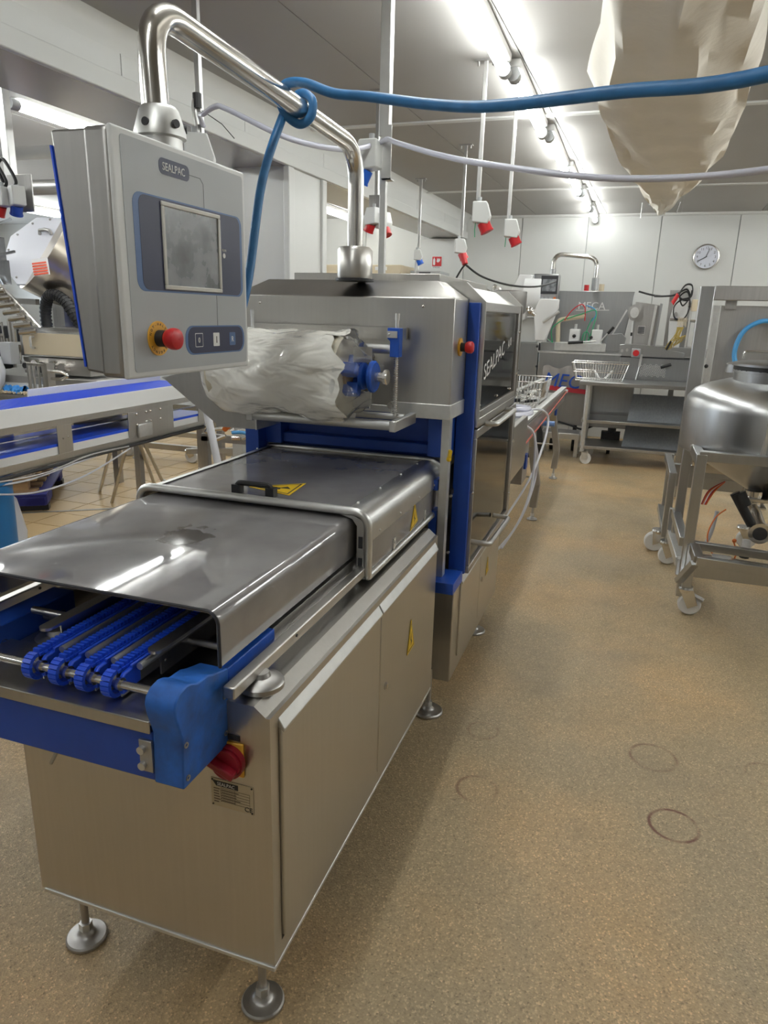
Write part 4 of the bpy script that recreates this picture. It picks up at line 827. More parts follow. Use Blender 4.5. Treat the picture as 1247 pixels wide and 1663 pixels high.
# ring shaped kettle group behind the hood
KT = thing('mixing_kettle', 'polished drum shaped kettle with chrome fittings behind the sealing machine', 'kettle', (-1.12, 6.9, 0))
part('vessel', G().lathe([(.001,1.66),(.17,1.66),(.19,1.69),(.19,1.89),(.17,1.90),(.001,1.905)], (-1.12, 6.9, 0), 28), STEELD, KT, smooth=True)
part('column', G().box(-1.2, -1.04, 6.85, 6.95, 0, 1.66), STEELD, KT)
g = G()
for k in range(7): g.tube(fillet([(-1.75+.09*k, 6.9, 1.72), (-1.75+.09*k, 6.9, 1.86+.05*(k % 3)), (-1.67+.09*k, 6.9, 1.86+.04*(k % 2)), (-1.67+.09*k, 6.9, 1.75)], .03), .018, 8)
part('pipework', g, CHROME, KT, smooth=True)
part('frame', G().box(-1.8, -1.0, 6.8, 7.0, 1.60, 1.66).box(-1.8, -1.74, 6.8, 6.86, 0, 1.6), STEEL, KT)
bpy.data.objects.remove(DP)
KT.location += Vector((-.20, 1.15, 0))
# ================================================================== OUTFEED TABLE BEHIND THE SEALER
OT = thing('outfeed_table', 'long steel roller table with bent legs behind the sealing machine', 'conveyor table', (-.85, 5.6, 0))
part('side_rail', G().bar((-.62, 3.75, .86), (-.59, 7.45, .86), .02, .11), STEEL, OT, bev=.003)
part('side_rail', G().bar((-1.12, 3.75, .86), (-1.09, 7.45, .86), .02, .11), STEEL, OT)
part('side_rail', G().bar((-.64, 3.9, .935), (-.60, 7.5, .935), .05, .02), STEELL, OT, label='bright folded upper edge')
part('table_bed', G().hexa([(-1.1,3.75,.86),(-.63,3.75,.86),(-.60,7.45,.86),(-1.08,7.45,.86),(-1.1,3.75,.88),(-.63,3.75,.88),(-.60,7.45,.88),(-1.08,7.45,.88)]), STEELD, OT)
rod = part('guide_rod', G().cyl((-.585, 3.75, .80), (-.565, 7.5, .90), .006, n=8), mat('red hose', (.45,.08,.06), .4), OT)
part('end_cap', G().box(-.66, -.56, 7.44, 7.52, .885, .915), WINK, OT)
def bent_leg(x, y, tx):
    l = part('leg', G().bar((x+tx, y-.1, .80), (x+tx, y, .62), .062).bar((x+tx, y, .63), (x+.012, y, .30), .062).bar((x+.012, y, .31), (x, y, .11), .060), STEELD, OT, bev=.004)
    foot(x, y, .12, l, r=.042, name='foot_pad')
for y in (5.70, 7.36): bent_leg(-.615, y, -.05); bent_leg(-1.1, y, .05)
part('cross_brace', G().cyl((-1.1, 5.70, .36), (-.62, 5.70, .36), .008, n=8).cyl((-1.1, 7.36, .36), (-.62, 7.36, .36), .008, n=8), STEEL, OT)
part('motor_box', G().prism(rrect(3.80, 4.55, .70, 1.02, .05), 'x', -.60, -.57), STEEL, OT, bev=.004, label='rounded steel cover plate at the near end')
part('motor_mount', G().box(-.68, -.60, 4.7, 4.95, .52, .80), STEELD, OT); part('motor_mount', G().box(-.60, -.585, 4.75, 4.83, .62, .72), BLUED, OT, label='blue clamp')
part('clamp', G().cyl((-.62, 5.9, .78), (-.52, 5.9, .78), .022, n=12), mat('pale blue clamp', (.15,.28,.6), .4), OT)
part('sensor', G().box(-.62, -.60, 6.9, 6.96, .72, .80), BLUED, OT)
for k, pts in enumerate(([(-.75,5.0,.97),(-.60,5.3,.965),(-.545,5.5,.90),(-.53,5.4,.78),(-.545,5.1,.62),(-.59,4.8,.47),(-.68,4.4,.30)], [(-.66,4.75,.94),(-.56,4.85,.85),(-.54,4.85,.6),(-.55,4.7,.40),(-.60,4.5,.25),(-.68,4.3,.15)], [(-.60,5.2,.80),(-.57,5.3,.6),(-.58,5.3,.4),(-.62,5.05,.2),(-.70,4.7,.05)])):
    tag(part('hose', G().tube(spline(pts, 8), .0085, 8), WHITEH if k < 2 else HOSEC, smooth=True), ['white hose arching over the edge of the roller table', 'white hose hanging straight down past the table cover', 'thin pale hose trailing to the floor behind the table leg'][k], 'hose')
bx = tag(part('hose_coil', G().tube(spline([(-1.0,5.0,.955),(-.72,4.95,.955),(-.63,5.15,.955),(-.72,5.35,.955),(-1.0,5.3,.955)], 8), .02, 8).tube(spline([(-.95,5.1,.985),(-.70,5.05,.985),(-.66,5.2,.985),(-.9,5.25,.985)], 8), .018, 8), HOSEC, smooth=True), 'coil of pale blue hose lying on the roller table', 'hose')
def basket(loc, L, W, Hh, label, rz=0, taper=.85, step=.028):
    t = thing('wire_basket', label, 'basket', loc, rz=rz)
    if True:
        rim = G(); wi = G()
        def rect(z, k): a, b = L/2*k, W/2*k; return [(-a,-b,z),(a,-b,z),(a,b,z),(-a,b,z)]
        r1 = rect(Hh, 1); r0 = rect(.004, taper); rm = rect(Hh*.5, (1+taper)/2)
        for R_, r in ((r1, .0045), (r0, .003), (rm, .003)):
            for i in range(4): rim.cyl(R_[i], R_[(i+1) % 4], r, n=6)
        part('rim', rim, CHROME, t, local=True)
        for i in range(4):
            a0, a1, b0, b1 = Vector(r0[i]), Vector(r0[(i+1) % 4]), Vector(r1[i]), Vector(r1[(i+1) % 4]); n = int((b1-b0).length/step)
            for k in range(n+1): f = k/n; wi.cyl(a0.lerp(a1, f), b0.lerp(b1, f), .0019, n=5, cap=False)
        n = int(L*taper/step)
        for k in range(n+1): x = -L/2*taper+L*taper*k/n; wi.cyl((x,-W/2*taper,.004),(x,W/2*taper,.004), .0019, n=5, cap=False)
        part('wires', wi, CHROME, t, local=True)['kind'] = 'stuff'
    return t
basket((-.86, 6.15, .882), .46, .66, .235, 'wire basket full of steel fittings on the roller table')
for k in range(22):
    x, y = -.86+random.uniform(-.13,.13), 6.15+random.uniform(-.2,.2); z = .92+random.uniform(0,.10); a = random.uniform(0, 3); d = Vector((math.cos(a), math.sin(a), random.uniform(-.3,.3)))*.05
    g = G().cyl(Vector((x,y,z))-d, Vector((x,y,z))+d, random.uniform(.008,.018), n=10)
    tag(part('pipe_fitting', g, [CHROME, STEELL, BLACK, STEELD][k % 3 if k % 5 else 3], smooth=True), ['bright round fitting', 'matt grey fitting', 'black rubber fitting', 'dull steel fitting'][k % 3 if k % 5 else 3]+' heaped in the wire basket on the roller table', 'fitting', 'fittings in the table basket')
tag(part('drain_bar', G().bar((-.92,5.93,1.0), (-.70,6.42,1.10), .035, .010), STEELL), 'flat steel bar lying slanted across the basket of fittings', 'bar')
# ================================================================== SLICING LINE AT THE BACK WALL
ML = thing('forming_machine', 'long steel forming machine with white drum hopper and tilted hood at the far wall', 'machine', (-.2, 9.3, 0))
Y = 9.0
part('frame_beam', G().box(-1.06, -.10, Y-.02, Y+.5, .90, 1.225), MSTEEL, ML, bev=.006, label='long folded steel front cover')
part('cover_edge', G().box(-1.07, -.09, Y-.035, Y, 1.21, 1.232), STEELL, ML)
part('side_panel', G().box(-1.42, -1.075, Y, Y+.4, .70, 1.32), TSTEEL, ML, bev=.004)
part('panel_screw', G().sph((-1.30, Y-.002, .98), .01, 8).sph((-1.15, Y-.002, .92), .01, 8).sph((-1.09, Y-.003, 1.28), .014, 8).sph((-1.08, Y-.003, 1.04), .014, 8), DARK, ML)
part('bed_plate', G().box(-1.06, .85, Y+.05, Y+.55, 1.225, 1.33), TSTEEL, ML, bev=.004)
part('hopper_wall', G().prism([(-1.03,1.32),(-.10,1.32),(-.02,1.955),(-.985,1.955)], 'y', Y+.40, Y+.62), MSTEEL, ML, bev=.006, label='tall steel plate with a faint logo')
text('lettering', 'MECA', .125, WINK, ML, (-.68, Y+.396, 1.74), (1,0,0), (0,0,1), sx=1.0, ext=.003)
part('name_underline', G().bar((-.70,Y+.396,1.725), (-.30,Y+.396,1.735), .008, .012), STEELL, ML)
part('tilted_hood', G().add([(.10,Y+.25,1.26),(.57,Y+.25,1.22),(.60,Y+.25,1.80),(.08,Y+.25,1.84),(.16,Y+.55,1.26),(.55,Y+.55,1.22),(.60,Y+.55,1.80),(.1,Y+.55,1.84)], [(0,1,2,3),(4,5,6,7),(0,1,5,4),(1,2,6,5),(2,3,7,6),(3,0,4,7)]), STEELD, ML, bev=.006)
part('hood_rib', G().bar((.44,Y+.21,1.25), (.50,Y+.21,1.80), .05, .04), STEELL, ML); part('hood_rib', G().bar((.54,Y+.20,1.2), (.60,Y+.20,1.82), .05, .03), MSTEEL, ML)
vt = part('vent_plate', G().box(.185, .335, Y+.24, Y+.25, 1.46, 1.56), STEELL, ML)
for k in range(5): part('vent_slat', G().box(.195, .325, Y+.232, Y+.241, 1.472+.017*k, 1.482+.017*k), DARK, vt)
part('white_column', G().box(.055, .085, Y+.18, Y+.24, 1.28, 1.62), WINK, ML); part('black_clamp', G().box(.05, .09, Y+.17, Y+.24, 1.44, 1.48), BLACK, ML)
ar = part('swing_arm', G().bar((-.21,Y+.1,1.40), (-.01,Y+.1,1.74), .022, .02), STEELL, ML); part('arm_disc', G().cyl((.10,Y+.14,1.71), (.10,Y+.18,1.71), .095, n=24), STEELD, ar, smooth=True); part('arm_hub', G().cyl((.10,Y+.08,1.71), (.10,Y+.14,1.71), .062, n=20).cyl((.10,Y+.05,1.71), (.10,Y+.08,1.71), .02, n=12), STEELL, ar, smooth=True)
part('bearing_plate', G().prism([(-.30,1.26),(-.08,1.26),(-.06,1.42),(-.12,1.47),(-.27,1.45)], 'y', Y+.0, Y+.05), MSTEEL, ML, bev=.003)
pc = part('press_block', G().box(-.72, -.60, Y+.02, Y+.22, 1.33, 1.50).box(-.46, -.34, Y+.02, Y+.22, 1.33, 1.50), WINK, ML, bev=.008)
part('press_rod', G().cyl((-.66,Y+.12,1.5), (-.66,Y+.12,1.56), .016, n=10).cyl((-.40,Y+.12,1.5), (-.40,Y+.12,1.56), .016, n=10), STEELL, pc)
part('press_base', G().box(-.88, -.28, Y-.02, Y+.3, 1.245, 1.34), STEELL, ML, bev=.005)
part('clip', G().sph((-.66,Y+.0,1.42), .022, 8).sph((-.46,Y+.0,1.41), .02, 8), BLACK, ML)
for k, (c, pts) in enumerate(((RED, [(-.80,Y+.1,1.60),(-.72,Y+.1,1.72),(-.62,Y+.1,1.79),(-.57,Y+.1,1.74),(-.56,Y+.1,1.60)]), (GREEN, [(-.78,Y+.1,1.62),(-.60,Y+.1,1.68),(-.44,Y+.1,1.72),(-.46,Y+.1,1.5),(-.50,Y+.1,1.36)]), (BTUBE, [(-.56,Y+.12,1.78),(-.46,Y+.12,1.74),(-.44,Y+.1,1.66),(-.50,Y+.1,1.58)]), (GREEN, [(-.92,Y+.1,1.33),(-.94,Y+.1,1.5),(-.80,Y+.1,1.62)]), (GREEN, [(-.57,Y+.05,1.36),(-.55,Y+.05,1.46),(-.50,Y+.05,1.46),(-.48,Y+.05,1.36)]), (GREEN, [(-.54,Y+.07,1.34),(-.52,Y+.07,1.5),(-.47,Y+.07,1.64)]), (GREEN, [(-1.08,Y+.1,1.42),(-1.0,Y+.1,1.38),(-.92,Y+.1,1.33)]))):
    part('air_tube', G().tube(spline(pts, 6), .007, 6), c, ML, smooth=True)
part('elbow_pipe', G().tube(fillet([(-.86,Y+.15,1.34),(-.88,Y+.15,1.60),(-.56,Y+.12,1.66)], .05), .028, 10), BEIGE, ML, smooth=True)
part('air_tube', G().tube(spline([(-1.10,Y+.1,1.50),(-1.02,Y+.1,1.40),(-.93,Y+.1,1.33)], 6), .008, 6), STEELD, ML)
for k, (p, q) in enumerate((((-.36,Y-.03,1.35),(-.22,Y-.03,1.53)), ((-.72,Y-.05,1.34),(-.40,Y-.05,1.37)))):
    part('lever', G().cyl(p, q, .009, n=8), STEELL, ML); d = (Vector(q)-Vector(p)); part('lever_grip', G().cyl(Vector(p)+d*(.62 if k == 0 else .0), Vector(p)+d*(1.05 if k == 0 else .55), .017, n=10), BLACK, ML, smooth=True)
# operator terminal on its bow
part('terminal_bow', G().tube(fillet([(-1.00,Y+.2,2.10),(-1.00,Y+.2,2.375),(-.49,Y+.2,2.33),(-.49,Y+.2,1.95)], .12, 8), .027, 12), CHROME, ML, smooth=True)
part('bow_socket', G().cyl((-.49,Y+.2,1.96), (-.49,Y+.2,2.10), .04, n=16).cyl((-1.0,Y+.2,2.12), (-1.0,Y+.2,2.2), .035, n=14), MSTEEL, ML, smooth=True)
tp = part('terminal', G().box(-1.20, -.90, Y-.02, Y+.18, 1.80, 2.13), MSTEEL, ML, bev=.012, label='grey operator terminal with dark display')
part('display', G().box(-1.105, -.905, Y-.03, Y-.018, 1.90, 2.11), DARK, tp, bev=.004); part('display_glass', G().box(-1.085, -.925, Y-.034, Y-.029, 1.93, 2.07), SCREEN, tp)
for k in range(4): part('key', G().cyl((-1.08+.05*k, Y-.03, 1.852), (-1.08+.05*k, Y-.02, 1.852), .016, n=12), [GREYP, GREYP, GREYP, ORANGE][k], tp)
part('signal_knob', G().cyl((-.60,Y+.45,1.96), (-.60,Y+.45,2.03), .03, n=14), RED, ML); part('signal_knob', G().cyl((-.42,Y+.45,1.96), (-.42,Y+.45,2.04), .032, n=14), BEIGE, ML)
part('drum_hopper', G().cyl((-1.30,Y+.12,1.88), (-1.10,Y+.12,1.88), .24, n=36), WINK, ML, smooth=True, label='white drum')
part('hopper_plate', G().prism([(-1.46,1.94),(-1.375,2.12),(-1.22,2.12),(-1.26,1.60),(-1.36,1.56)], 'y', Y-.02, Y+.10), WINK, ML, bev=.01, label='white leaning plate')
part('drum_neck', G().prism([(-1.40,1.32),(-1.12,1.32),(-1.10,1.62),(-1.34,1.62)], 'y', Y+.1, Y+.3), WHITEL, ML, bev=.01)
part('drum_joint', G().sph((-1.18,Y-.18,1.70), .045, 12).cyl((-1.22,Y-.18,1.74), (-1.12,Y-.18,1.65), .028, n=12), CHROME, ML, smooth=True)
part('feed_spout', G().prism([(-1.08,1.84),(-.86,1.84),(-.86,1.74),(-.98,1.36),(-1.10,1.36),(-1.14,1.70)], 'y', Y-.2, Y-.1), WINK, ML, bev=.01)
part('spout_handle', G().cyl((-1.02,Y-.24,1.57), (-.84,Y-.24,1.70), .016, n=8), STEELL, ML)
part('black_cable', G().cyl((-1.36,Y-.2,1.30), (-1.30,Y-.2,1.70), .010, n=8), BLACK, ML)
# right part of the line
part('base_box', G().box(-.10, .80, Y-.02, Y+.5, .93, 1.20), MSTEEL, ML, bev=.006); part('base_seam', G().box(-.10, .80, Y-.03, Y-.015, 1.195, 1.205), DARK, ML)
part('curved_bed', G().prism([(-.12,1.21),(.60,1.21),(.60,1.27),(.42,1.30),(.15,1.345),(-.05,1.35),(-.12,1.34)], 'y', Y-.02, Y+.2), TSTEEL, ML, bev=.003)
st = part('stop_box', G().box(.105, .205, Y-.07, Y, 1.20, 1.30), GREYP, ML, bev=.005); part('stop_button', G().cyl((.155,Y-.10,1.252), (.155,Y-.07,1.252), .036, n=18), RED, st, smooth=True)
part('knob', G().cyl((.0,Y-.04,1.27), (.0,Y-.01,1.27), .018, n=12).cyl((.07,Y-.04,1.28), (.07,Y-.01,1.28), .018, n=12), STEELL, ML)
part('back_frame', G().box(.62, 1.05, Y+.35, Y+.40, 1.22, 1.98), STEELD, ML)
part('white_gear_plate', G().prism([(.70,1.24),(.95,1.24),(.96,1.85),(.90,1.96),(.76,1.96),(.66,1.62)], 'y', Y+.25, Y+.34), WINK, ML, bev=.004)
part('rail_column', G().bar((.94,Y+.12,1.22), (.97,Y+.12,1.62), .13, .05), MSTEEL, ML, bev=.004); part('rail_column', G().bar((.985,Y+.1,1.22), (1.0,Y+.1,1.75), .03, .05), STEELL, ML)
part('rod', G().cyl((.66,Y+.1,1.64), (1.12,Y+.1,1.63), .016, n=10).cyl((.66,Y+.1,1.36), (.80,Y+.1,1.36), .012, n=8).cyl((.95,Y+.1,1.79), (1.1,Y+.1,1.79), .012, n=8), CHROME, ML)
part('beige_box', G().box(1.00, 1.10, Y+.05, Y+.15, 1.74, 1.87), BEIGE, ML, bev=.006)
g = G()
for k in range(9): g.cyl((.80+.018*k,Y+.0,1.58-.01*(k % 3)), (.80+.018*k,Y+.0,1.66+.012*(k % 2)), .006, n=6)
part('valve_stack', g, BEIGE, ML)
for k in range(12):
    x = .62+.025*k; part('hydraulic_tube', G().tube(spline([(x,Y+.02,1.26+.012*k),(x+.05+random.uniform(-.03,.03),Y-.02,1.36+.01*k),(.80+random.uniform(-.04,.04),Y-.01,1.46+random.uniform(-.05,.02)),(.80+.01*k,Y,1.56)], 6), .007, 6), mat('ochre tube %d' % k, (.45,.33,.08), .4) if k == 0 else bpy.data.materials['ochre tube 0'], ML, smooth=True)
part('tube_tee', G().bar((.655,Y-.04,1.30), (.72,Y-.04,1.40), .03), BLACK, ML)
part('crank_wheel', G().cyl((.86,Y+.2,1.93), (.86,Y+.15,1.93), .085, n=24), STEELL, ML, smooth=True); part('crank_wheel', G().cyl((1.0,Y+.3,1.93), (1.0,Y+.25,1.93), .09, n=24), STEELL, ML, smooth=True)
part('bolt', G().cyl((.76,Y+.24,1.70), (.76,Y+.20,1.70), .03, n=12), STEELD, ML)
cc = tag(part('power_cable', G().tube(spline([(.02,Y+.4,1.96),(.25,Y+.35,1.91),(.62,Y+.2,1.91),(.75,Y+.1,1.94),(.88,Y+.08,1.98),(.95,Y+.08,1.9),(.85,Y+.08,1.80),(.78,Y+.08,1.9),(.90,Y+.06,1.95),(.97,Y+.06,1.8),(.90,Y+.06,1.66),(.74,Y+.06,1.66),(.70,Y+.06,1.78),(.80,Y+.06,1.86),(.97,Y+.06,1.90),(.96,Y+.05,2.02),(.84,Y+.05,2.02),(.76,Y+.05,1.90),(.93,Y+.05,1.86),(.97,Y+.05,1.97)], 8), .011, 8), BLACK, smooth=True), 'black power cable coiled over the machine top at the far right', 'cable')
part('red_plug', G().cyl((.66,Y+.05,1.82), (.74,Y+.05,1.92), .032, n=14), RED, cc, smooth=True)
def remap(o, a, sc, b, ox):          # squeeze a group of parts along x: a -> b with scale sc (done once, while building)
    for v in o.data.vertices: v.co.x = b+(v.co.x+ox-a)*sc-ox
    for c in o.children: remap(c, a, sc, b, ox)
for o in list(ML.children):
    k = o.name.split('.')[0]
    if k in ('tilted_hood', 'hood_rib', 'vent_plate', 'white_column', 'black_clamp'): remap(o, .10, .56, .01, -.2)
    if k in ('swing_arm',): remap(o, .10, .80, .0, -.2)
    if k in ('back_frame', 'white_gear_plate', 'rail_column', 'rod', 'beige_box', 'valve_stack', 'hydraulic_tube', 'tube_tee', 'crank_wheel', 'bolt'): remap(o, .62, .62, .375, -.2)
    if k == 'stop_box': remap(o, .155, 1, .07, -.2)
    if k == 'knob': remap(o, .0, .8, -.09, -.2)
def remap_w(o):
    for v in o.data.vertices: v.co.x = .375+(v.co.x-.62)*.62 if v.co.x > .3 else v.co.x
    for c in o.children: remap_w(c)
remap_w(cc)
part('leg_post', G().box(-1.0, -.94, Y+.05, Y+.11, 0, .9).box(.5, .56, Y+.3, Y+.36, 0, .9), STEELD, ML)
part('body_lower', G().box(-.98, .10, Y-.01, Y+.45, .34, .90), MSTEEL, ML, bev=.006, label='plain brushed lower body')
for x in (-.82, -.55, -.12): part('castor', G().cyl((x,Y+.1,.34), (x,Y+.1,.16), .025, n=10).cyl((x-.02,Y+.1,.075), (x+.02,Y+.1,.075), .075, n=18), BLACK, ML)
part('motor_foot', G().box(-.22, .0, Y-.1, Y+.05, .16, .30).cyl((-.1,Y-.02,.16),(-.1,Y-.02,.34),.05,n=12), BLACK, ML)
# banner plate
BN = thing('plastic_bag', 'crumpled clear bag printed with blue letters and a red band', 'bag', (-.72, 8.95, .93))
g = G(); vs = []
for i in range(15):
    for j in range(6):
        x = -.99+.60*i/14; z = .75+.30*j/5+.02*math.sin(i*1.1); vs.append((x, 8.93+.012*math.sin(i*1.9+j*1.3), z))
g.add(vs+[(v[0], v[1]+.012, v[2]) for v in vs], [(i*6+j, (i+1)*6+j, (i+1)*6+j+1, i*6+j+1) for i in range(14) for j in range(5)]+[(90+i*6+j, 90+(i+1)*6+j, 90+(i+1)*6+j+1, 90+i*6+j+1) for i in range(14) for j in range(5)])
part('bag_film', g, mat('bag film', (.36,.34,.32), .25), BN, smooth=True)
text('lettering', 'MEC', .235, mat('blue print', (.01,.07,.42), .4), BN, (-.975, 8.905, .822), (1,0,-.05), (0,0,1), sx=.95, shear=.25, ext=.006)
part('red_band', G().bar((-.93,8.912,.80), (-.42,8.912,.765), .005, .055), mat('red print', (.5,.03,.05), .4), BN)
# work table on castors
TB = thing('work_table', 'steel work table on castors with two shelves by the far machine', 'table', (.15, 8.6, 0))
part('table_top', G().box(-.50, 1.0, 8.28, 8.92, .905, .945), TSTEEL, TB, bev=.004)
for z in (.50, .20): part('shelf', G().box(-.44, .98, 8.32, 8.90, z-.02, z+.012), STEELD if z < .3 else TSTEEL, TB, bev=.003)
for (x, y) in ((-.40, 8.34), (.94, 8.34), (-.40, 8.86), (.94, 8.86)):
    l = part('leg', G().cyl((x, y, .15), (x, y, .905), .026, n=14), STEELL, TB, smooth=True)
    c = part('castor_fork', G().box(x+.0, x+.07, y-.035, y-.028, .05, .145).box(x+.0, x+.07, y+.028, y+.035, .05, .145).box(x-.03, x+.05, y-.035, y+.035, .14, .15), STEELL, TB)
    part('castor_wheel', G().cyl((x+.05, y-.022, .062), (x+.05, y+.022, .062), .062, n=28), WINK, c, smooth=True)
basket((-.30, 8.55, .946), .62, .38, .20, 'empty wire basket at the left end of the work table', taper=.82, step=.03)
for k in range(2):
    pts = [(-.36,8.55,1.05),(-.30,8.50,.97)] if k == 0 else [(-.16,8.55,1.06),(-.24,8.50,.97)]
    tag(part('plastic_strip', G().bar(pts[0], pts[1], .02, .015), WINK), ['white strip leaning left inside the empty wire basket', 'white strip leaning right inside the empty wire basket'][k], 'strip')
CL = thing('chip_scoop', 'perforated steel scoop with black handle hung beside the red button', 'scoop', (.36, 8.94, 1.05))
g = G()
for i in range(9):
    for j in range(4): g.tube([(.24+.032*i+.013*math.cos(t), 8.93, 1.0+.034*j+(.016 if i % 2 else 0)+.013*math.sin(t)) for t in [PI/3*q for q in range(6)]], .0032, 4, closed=True)
CL_m = part('mesh_basket', g, STEELL, CL); part('handle', G().cyl((.45,8.92,1.10), (.56,8.92,1.14), .017, n=10), BLACK, CL, smooth=True)
CL.location.x -= .09
tag(part('spatula', G().bar((.10,8.90,.947), (.125,8.93,1.10), .012, .006).bar((.125,8.93,1.10), (.135,8.93,1.24), .026, .02), STEELL), 'thin spatula with handle standing against the far machine', 'spatula')
for k, (y, z0, z1, x0, x1) in enumerate(((8.62, .514, .80, .06, .92), (8.62, .214, .478, .03, .92))):
    t = thing('ribbed_sheet_stack', ['ribbed translucent sheets leaning on the middle shelf', 'ribbed translucent sheets leaning on the bottom shelf'][k], 'sheets', ((x0+x1)/2, y, z0))
    part('sheet', G().hexa([(x0,y-.15,z0),(x1,y-.15,z0),(x1,y-.13,z0),(x0,y-.13,z0),(x0+.03,y+.05,z1),(x1,y+.05,z1),(x1,y+.07,z1),(x0+.03,y+.07,z1)]), RIB, t)
    g = G()
    for i in range(26): x = x0+.02+(x1-x0-.03)*i/26; g.bar((x,y-.153,z0+.002), (x+.02*(1-i/26),y+.046,z1-.003), .006, .004, (0,-1,0))
    part('rib', g, RIB, t)
SS = thing('step_stool', 'low aluminium step stool in front of the far machine', 'step stool', (-.63, 8.7, 0))
part('tread', G().box(-.92, -.46, 8.66, 8.98, .255, .285), ALU, SS, bev=.004)
for k in range(11): part('tread_rib', G().box(-.91, -.47, 8.675+.028*k, 8.685+.028*k, .285, .289), STEELD, SS)
for x in (-.89, -.49):
    for y in (8.68, 8.95): part('leg', G().bar((x, y, 0), (x, y, .255), .045, .04), ALU, SS)
part('tread', G().box(-.92, -.46, 8.655, 8.665, .215, .27), ALU, SS, label='front apron')
tag(part('waste_bag', G().lathe([(.001,0),(.10,0),(.12,.1),(.10,.3),(.06,.42),(.09,.5),(.001,.5)], (-.98, 8.5, 0), 14), BLACK, smooth=True), 'black bag on the floor left of the step stool', 'bag')
tag(part('floor_cable', G().tube(spline([(-.75,8.95,.38),(-.6,8.98,.34),(-.45,9.0,.30),(-.3,9.05,.36)], 6), .012, 8), BLACK, smooth=True), 'black cable slung under the far machine above the step stool', 'cable')
# ================================================================== TIPPING FRAME WITH PANEL
PF = thing('panel_stand', 'tall square steel stand with a grey sheet panel and air regulator', 'stand', (1.2, 7.0, 0))
part('post', G().box(.50, .62, 6.97, 7.03, .02, 1.925), TSTEEL, PF, bev=.006); part('post', G().box(2.3, 2.42, 6.97, 7.03, .02, 1.925), TSTEEL, PF, bev=.006)
part('top_rail', G().box(.62, 2.30, 6.97, 7.03, 1.81, 1.93), STEELD, PF, bev=.006)
part('side_plate', G().box(.64, .69, 7.05, 7.10, .3, 1.77), STEELL, PF); part('back_panel', G().box(.70, 2.3, 7.10, 7.115, .3, 1.77), STEELD, PF, bev=.003)
part('panel_lug', G().box(.73, .82, 7.07, 7.11, 1.74, 1.82), STEELD, PF); part('latch', G().box(.635, .66, 7.03, 7.05, 1.10, 1.24).box(.63, .665, 7.03, 7.045, .88, 1.02), STEELL, PF)
part('latch_bolt', G().sph((.64,7.03,1.06), .02, 8).sph((.645,7.03,1.24), .018, 8).sph((.64,7.02,.93), .02, 8), BLACK, PF)
rg = part('air_regulator', G().box(1.15, 1.25, 7.0, 7.09, 1.58, 1.68), GREYP, PF, bev=.01); part('regulator_knob', G().cyl((1.18,7.03,1.68), (1.18,7.03,1.76), .036, n=16), BLACK, rg, smooth=True)
part('gauge', G().lathe([(.001,0),(.044,0),(.046,-.012),(.046,-.03),(.038,-.034),(.001,-.032)], (1.175, 7.0, 1.625), 24, 'y'), BLACK, rg, smooth=True); part('gauge_dial', G().cyl((1.175,6.966,1.625), (1.175,6.964,1.625), .036, n=20), WINK, rg)
part('regulator_bowl', G().cyl((1.2,7.03,1.50), (1.2,7.03,1.58), .022, n=12), STEELD, rg)
part('air_hose', G().tube(spline([(1.13,7.02,1.64),(1.02,6.99,1.64),(.90,6.97,1.56),(.85,6.95,1.42),(.86,6.93,1.30),(.93,6.88,1.18),(1.05,6.8,1.08),(1.2,6.7,1.0)], 8), .020, 12), BTUBE, rg, smooth=True)
PF.location.x += .022
# ================================================================== TANK CART
DT = -.02
TK = thing('tank_cart', 'round stainless tank with cone bottom on a wheeled steel frame', 'tank', (.86, 4.6, 0))
tx, ty, R_ = .868, 4.66, .515
tank = part('tank_shell', G().lathe([(.001,1.315),(.20,1.313),(.30,1.300),(.40,1.270),(.47,1.235),(.505,1.19),(R_,1.14),(R_,.885),(.49,.875),(.12,.66),(.05,.62),(.05,.58),(.001,.58)], (tx, ty, 0), 72), TSTEEL, TK, smooth=True)
part('neck', G().lathe([(.255,1.27),(.255,1.348),(.262,1.35),(.262,1.362),(.001,1.362)], (tx-.02, ty-.05, 0), 48), TSTEEL, tank, smooth=True)
part('lid_gasket', G().cyl((tx-.02, ty-.05, 1.360), (tx-.02, ty-.05, 1.388), .262, n=40), BLACK, tank, smooth=True)
lid = part('lid', G().lathe([(.001,1.412),(.20,1.412),(.262,1.404),(.274,1.398),(.274,1.386),(.001,1.386)], (tx-.02, ty-.05, 0), 56), TSTEEL, TK, smooth=True)
part('lid_handle', G().tube(fillet([(tx-.10,ty-.12,1.43),(tx-.085,ty-.12,1.50),(tx+.06,ty-.18,1.50),(tx+.06,ty-.18,1.43)], .02), .009, 10), CHROME, lid, smooth=True)
part('lid_handle', G().tube(fillet([(tx-.22,ty+.10,1.42),(tx-.22,ty+.10,1.46),(tx+.05,ty+.12,1.46),(tx+.05,ty+.12,1.42)], .02), .006, 8), CHROME, lid, smooth=True)
part('side_spout', G().lathe([(.001,.0),(.09,.0),(.09,.05),(.075,.06),(.001,.06)], (tx-.20, ty+.26, 1.325), 28), TSTEEL, tank, smooth=True)
part('level_rod', G().box(tx-.135, tx-.120, ty-.52, ty-.505, .885, 1.11), STEELL, tank); 
g = G().prism([(tx-.16,.89),(tx-.12,.89),(tx-.12,1.06),(tx-.135,1.05),(tx-.145,.96)], 'y', ty-.512, ty-.505); part('welded_plate', g, STEELL, tank)
xa, xb, ya, yb = .39, 1.36, 4.12, 4.98; zt = .93
def post(x, y, z0, z1, w=.055, nm='frame_post'): return part(nm, G().box(x-w/2, x+w/2, y-w/2, y+w/2, z0, z1), TSTEEL, TK, bev=.004)
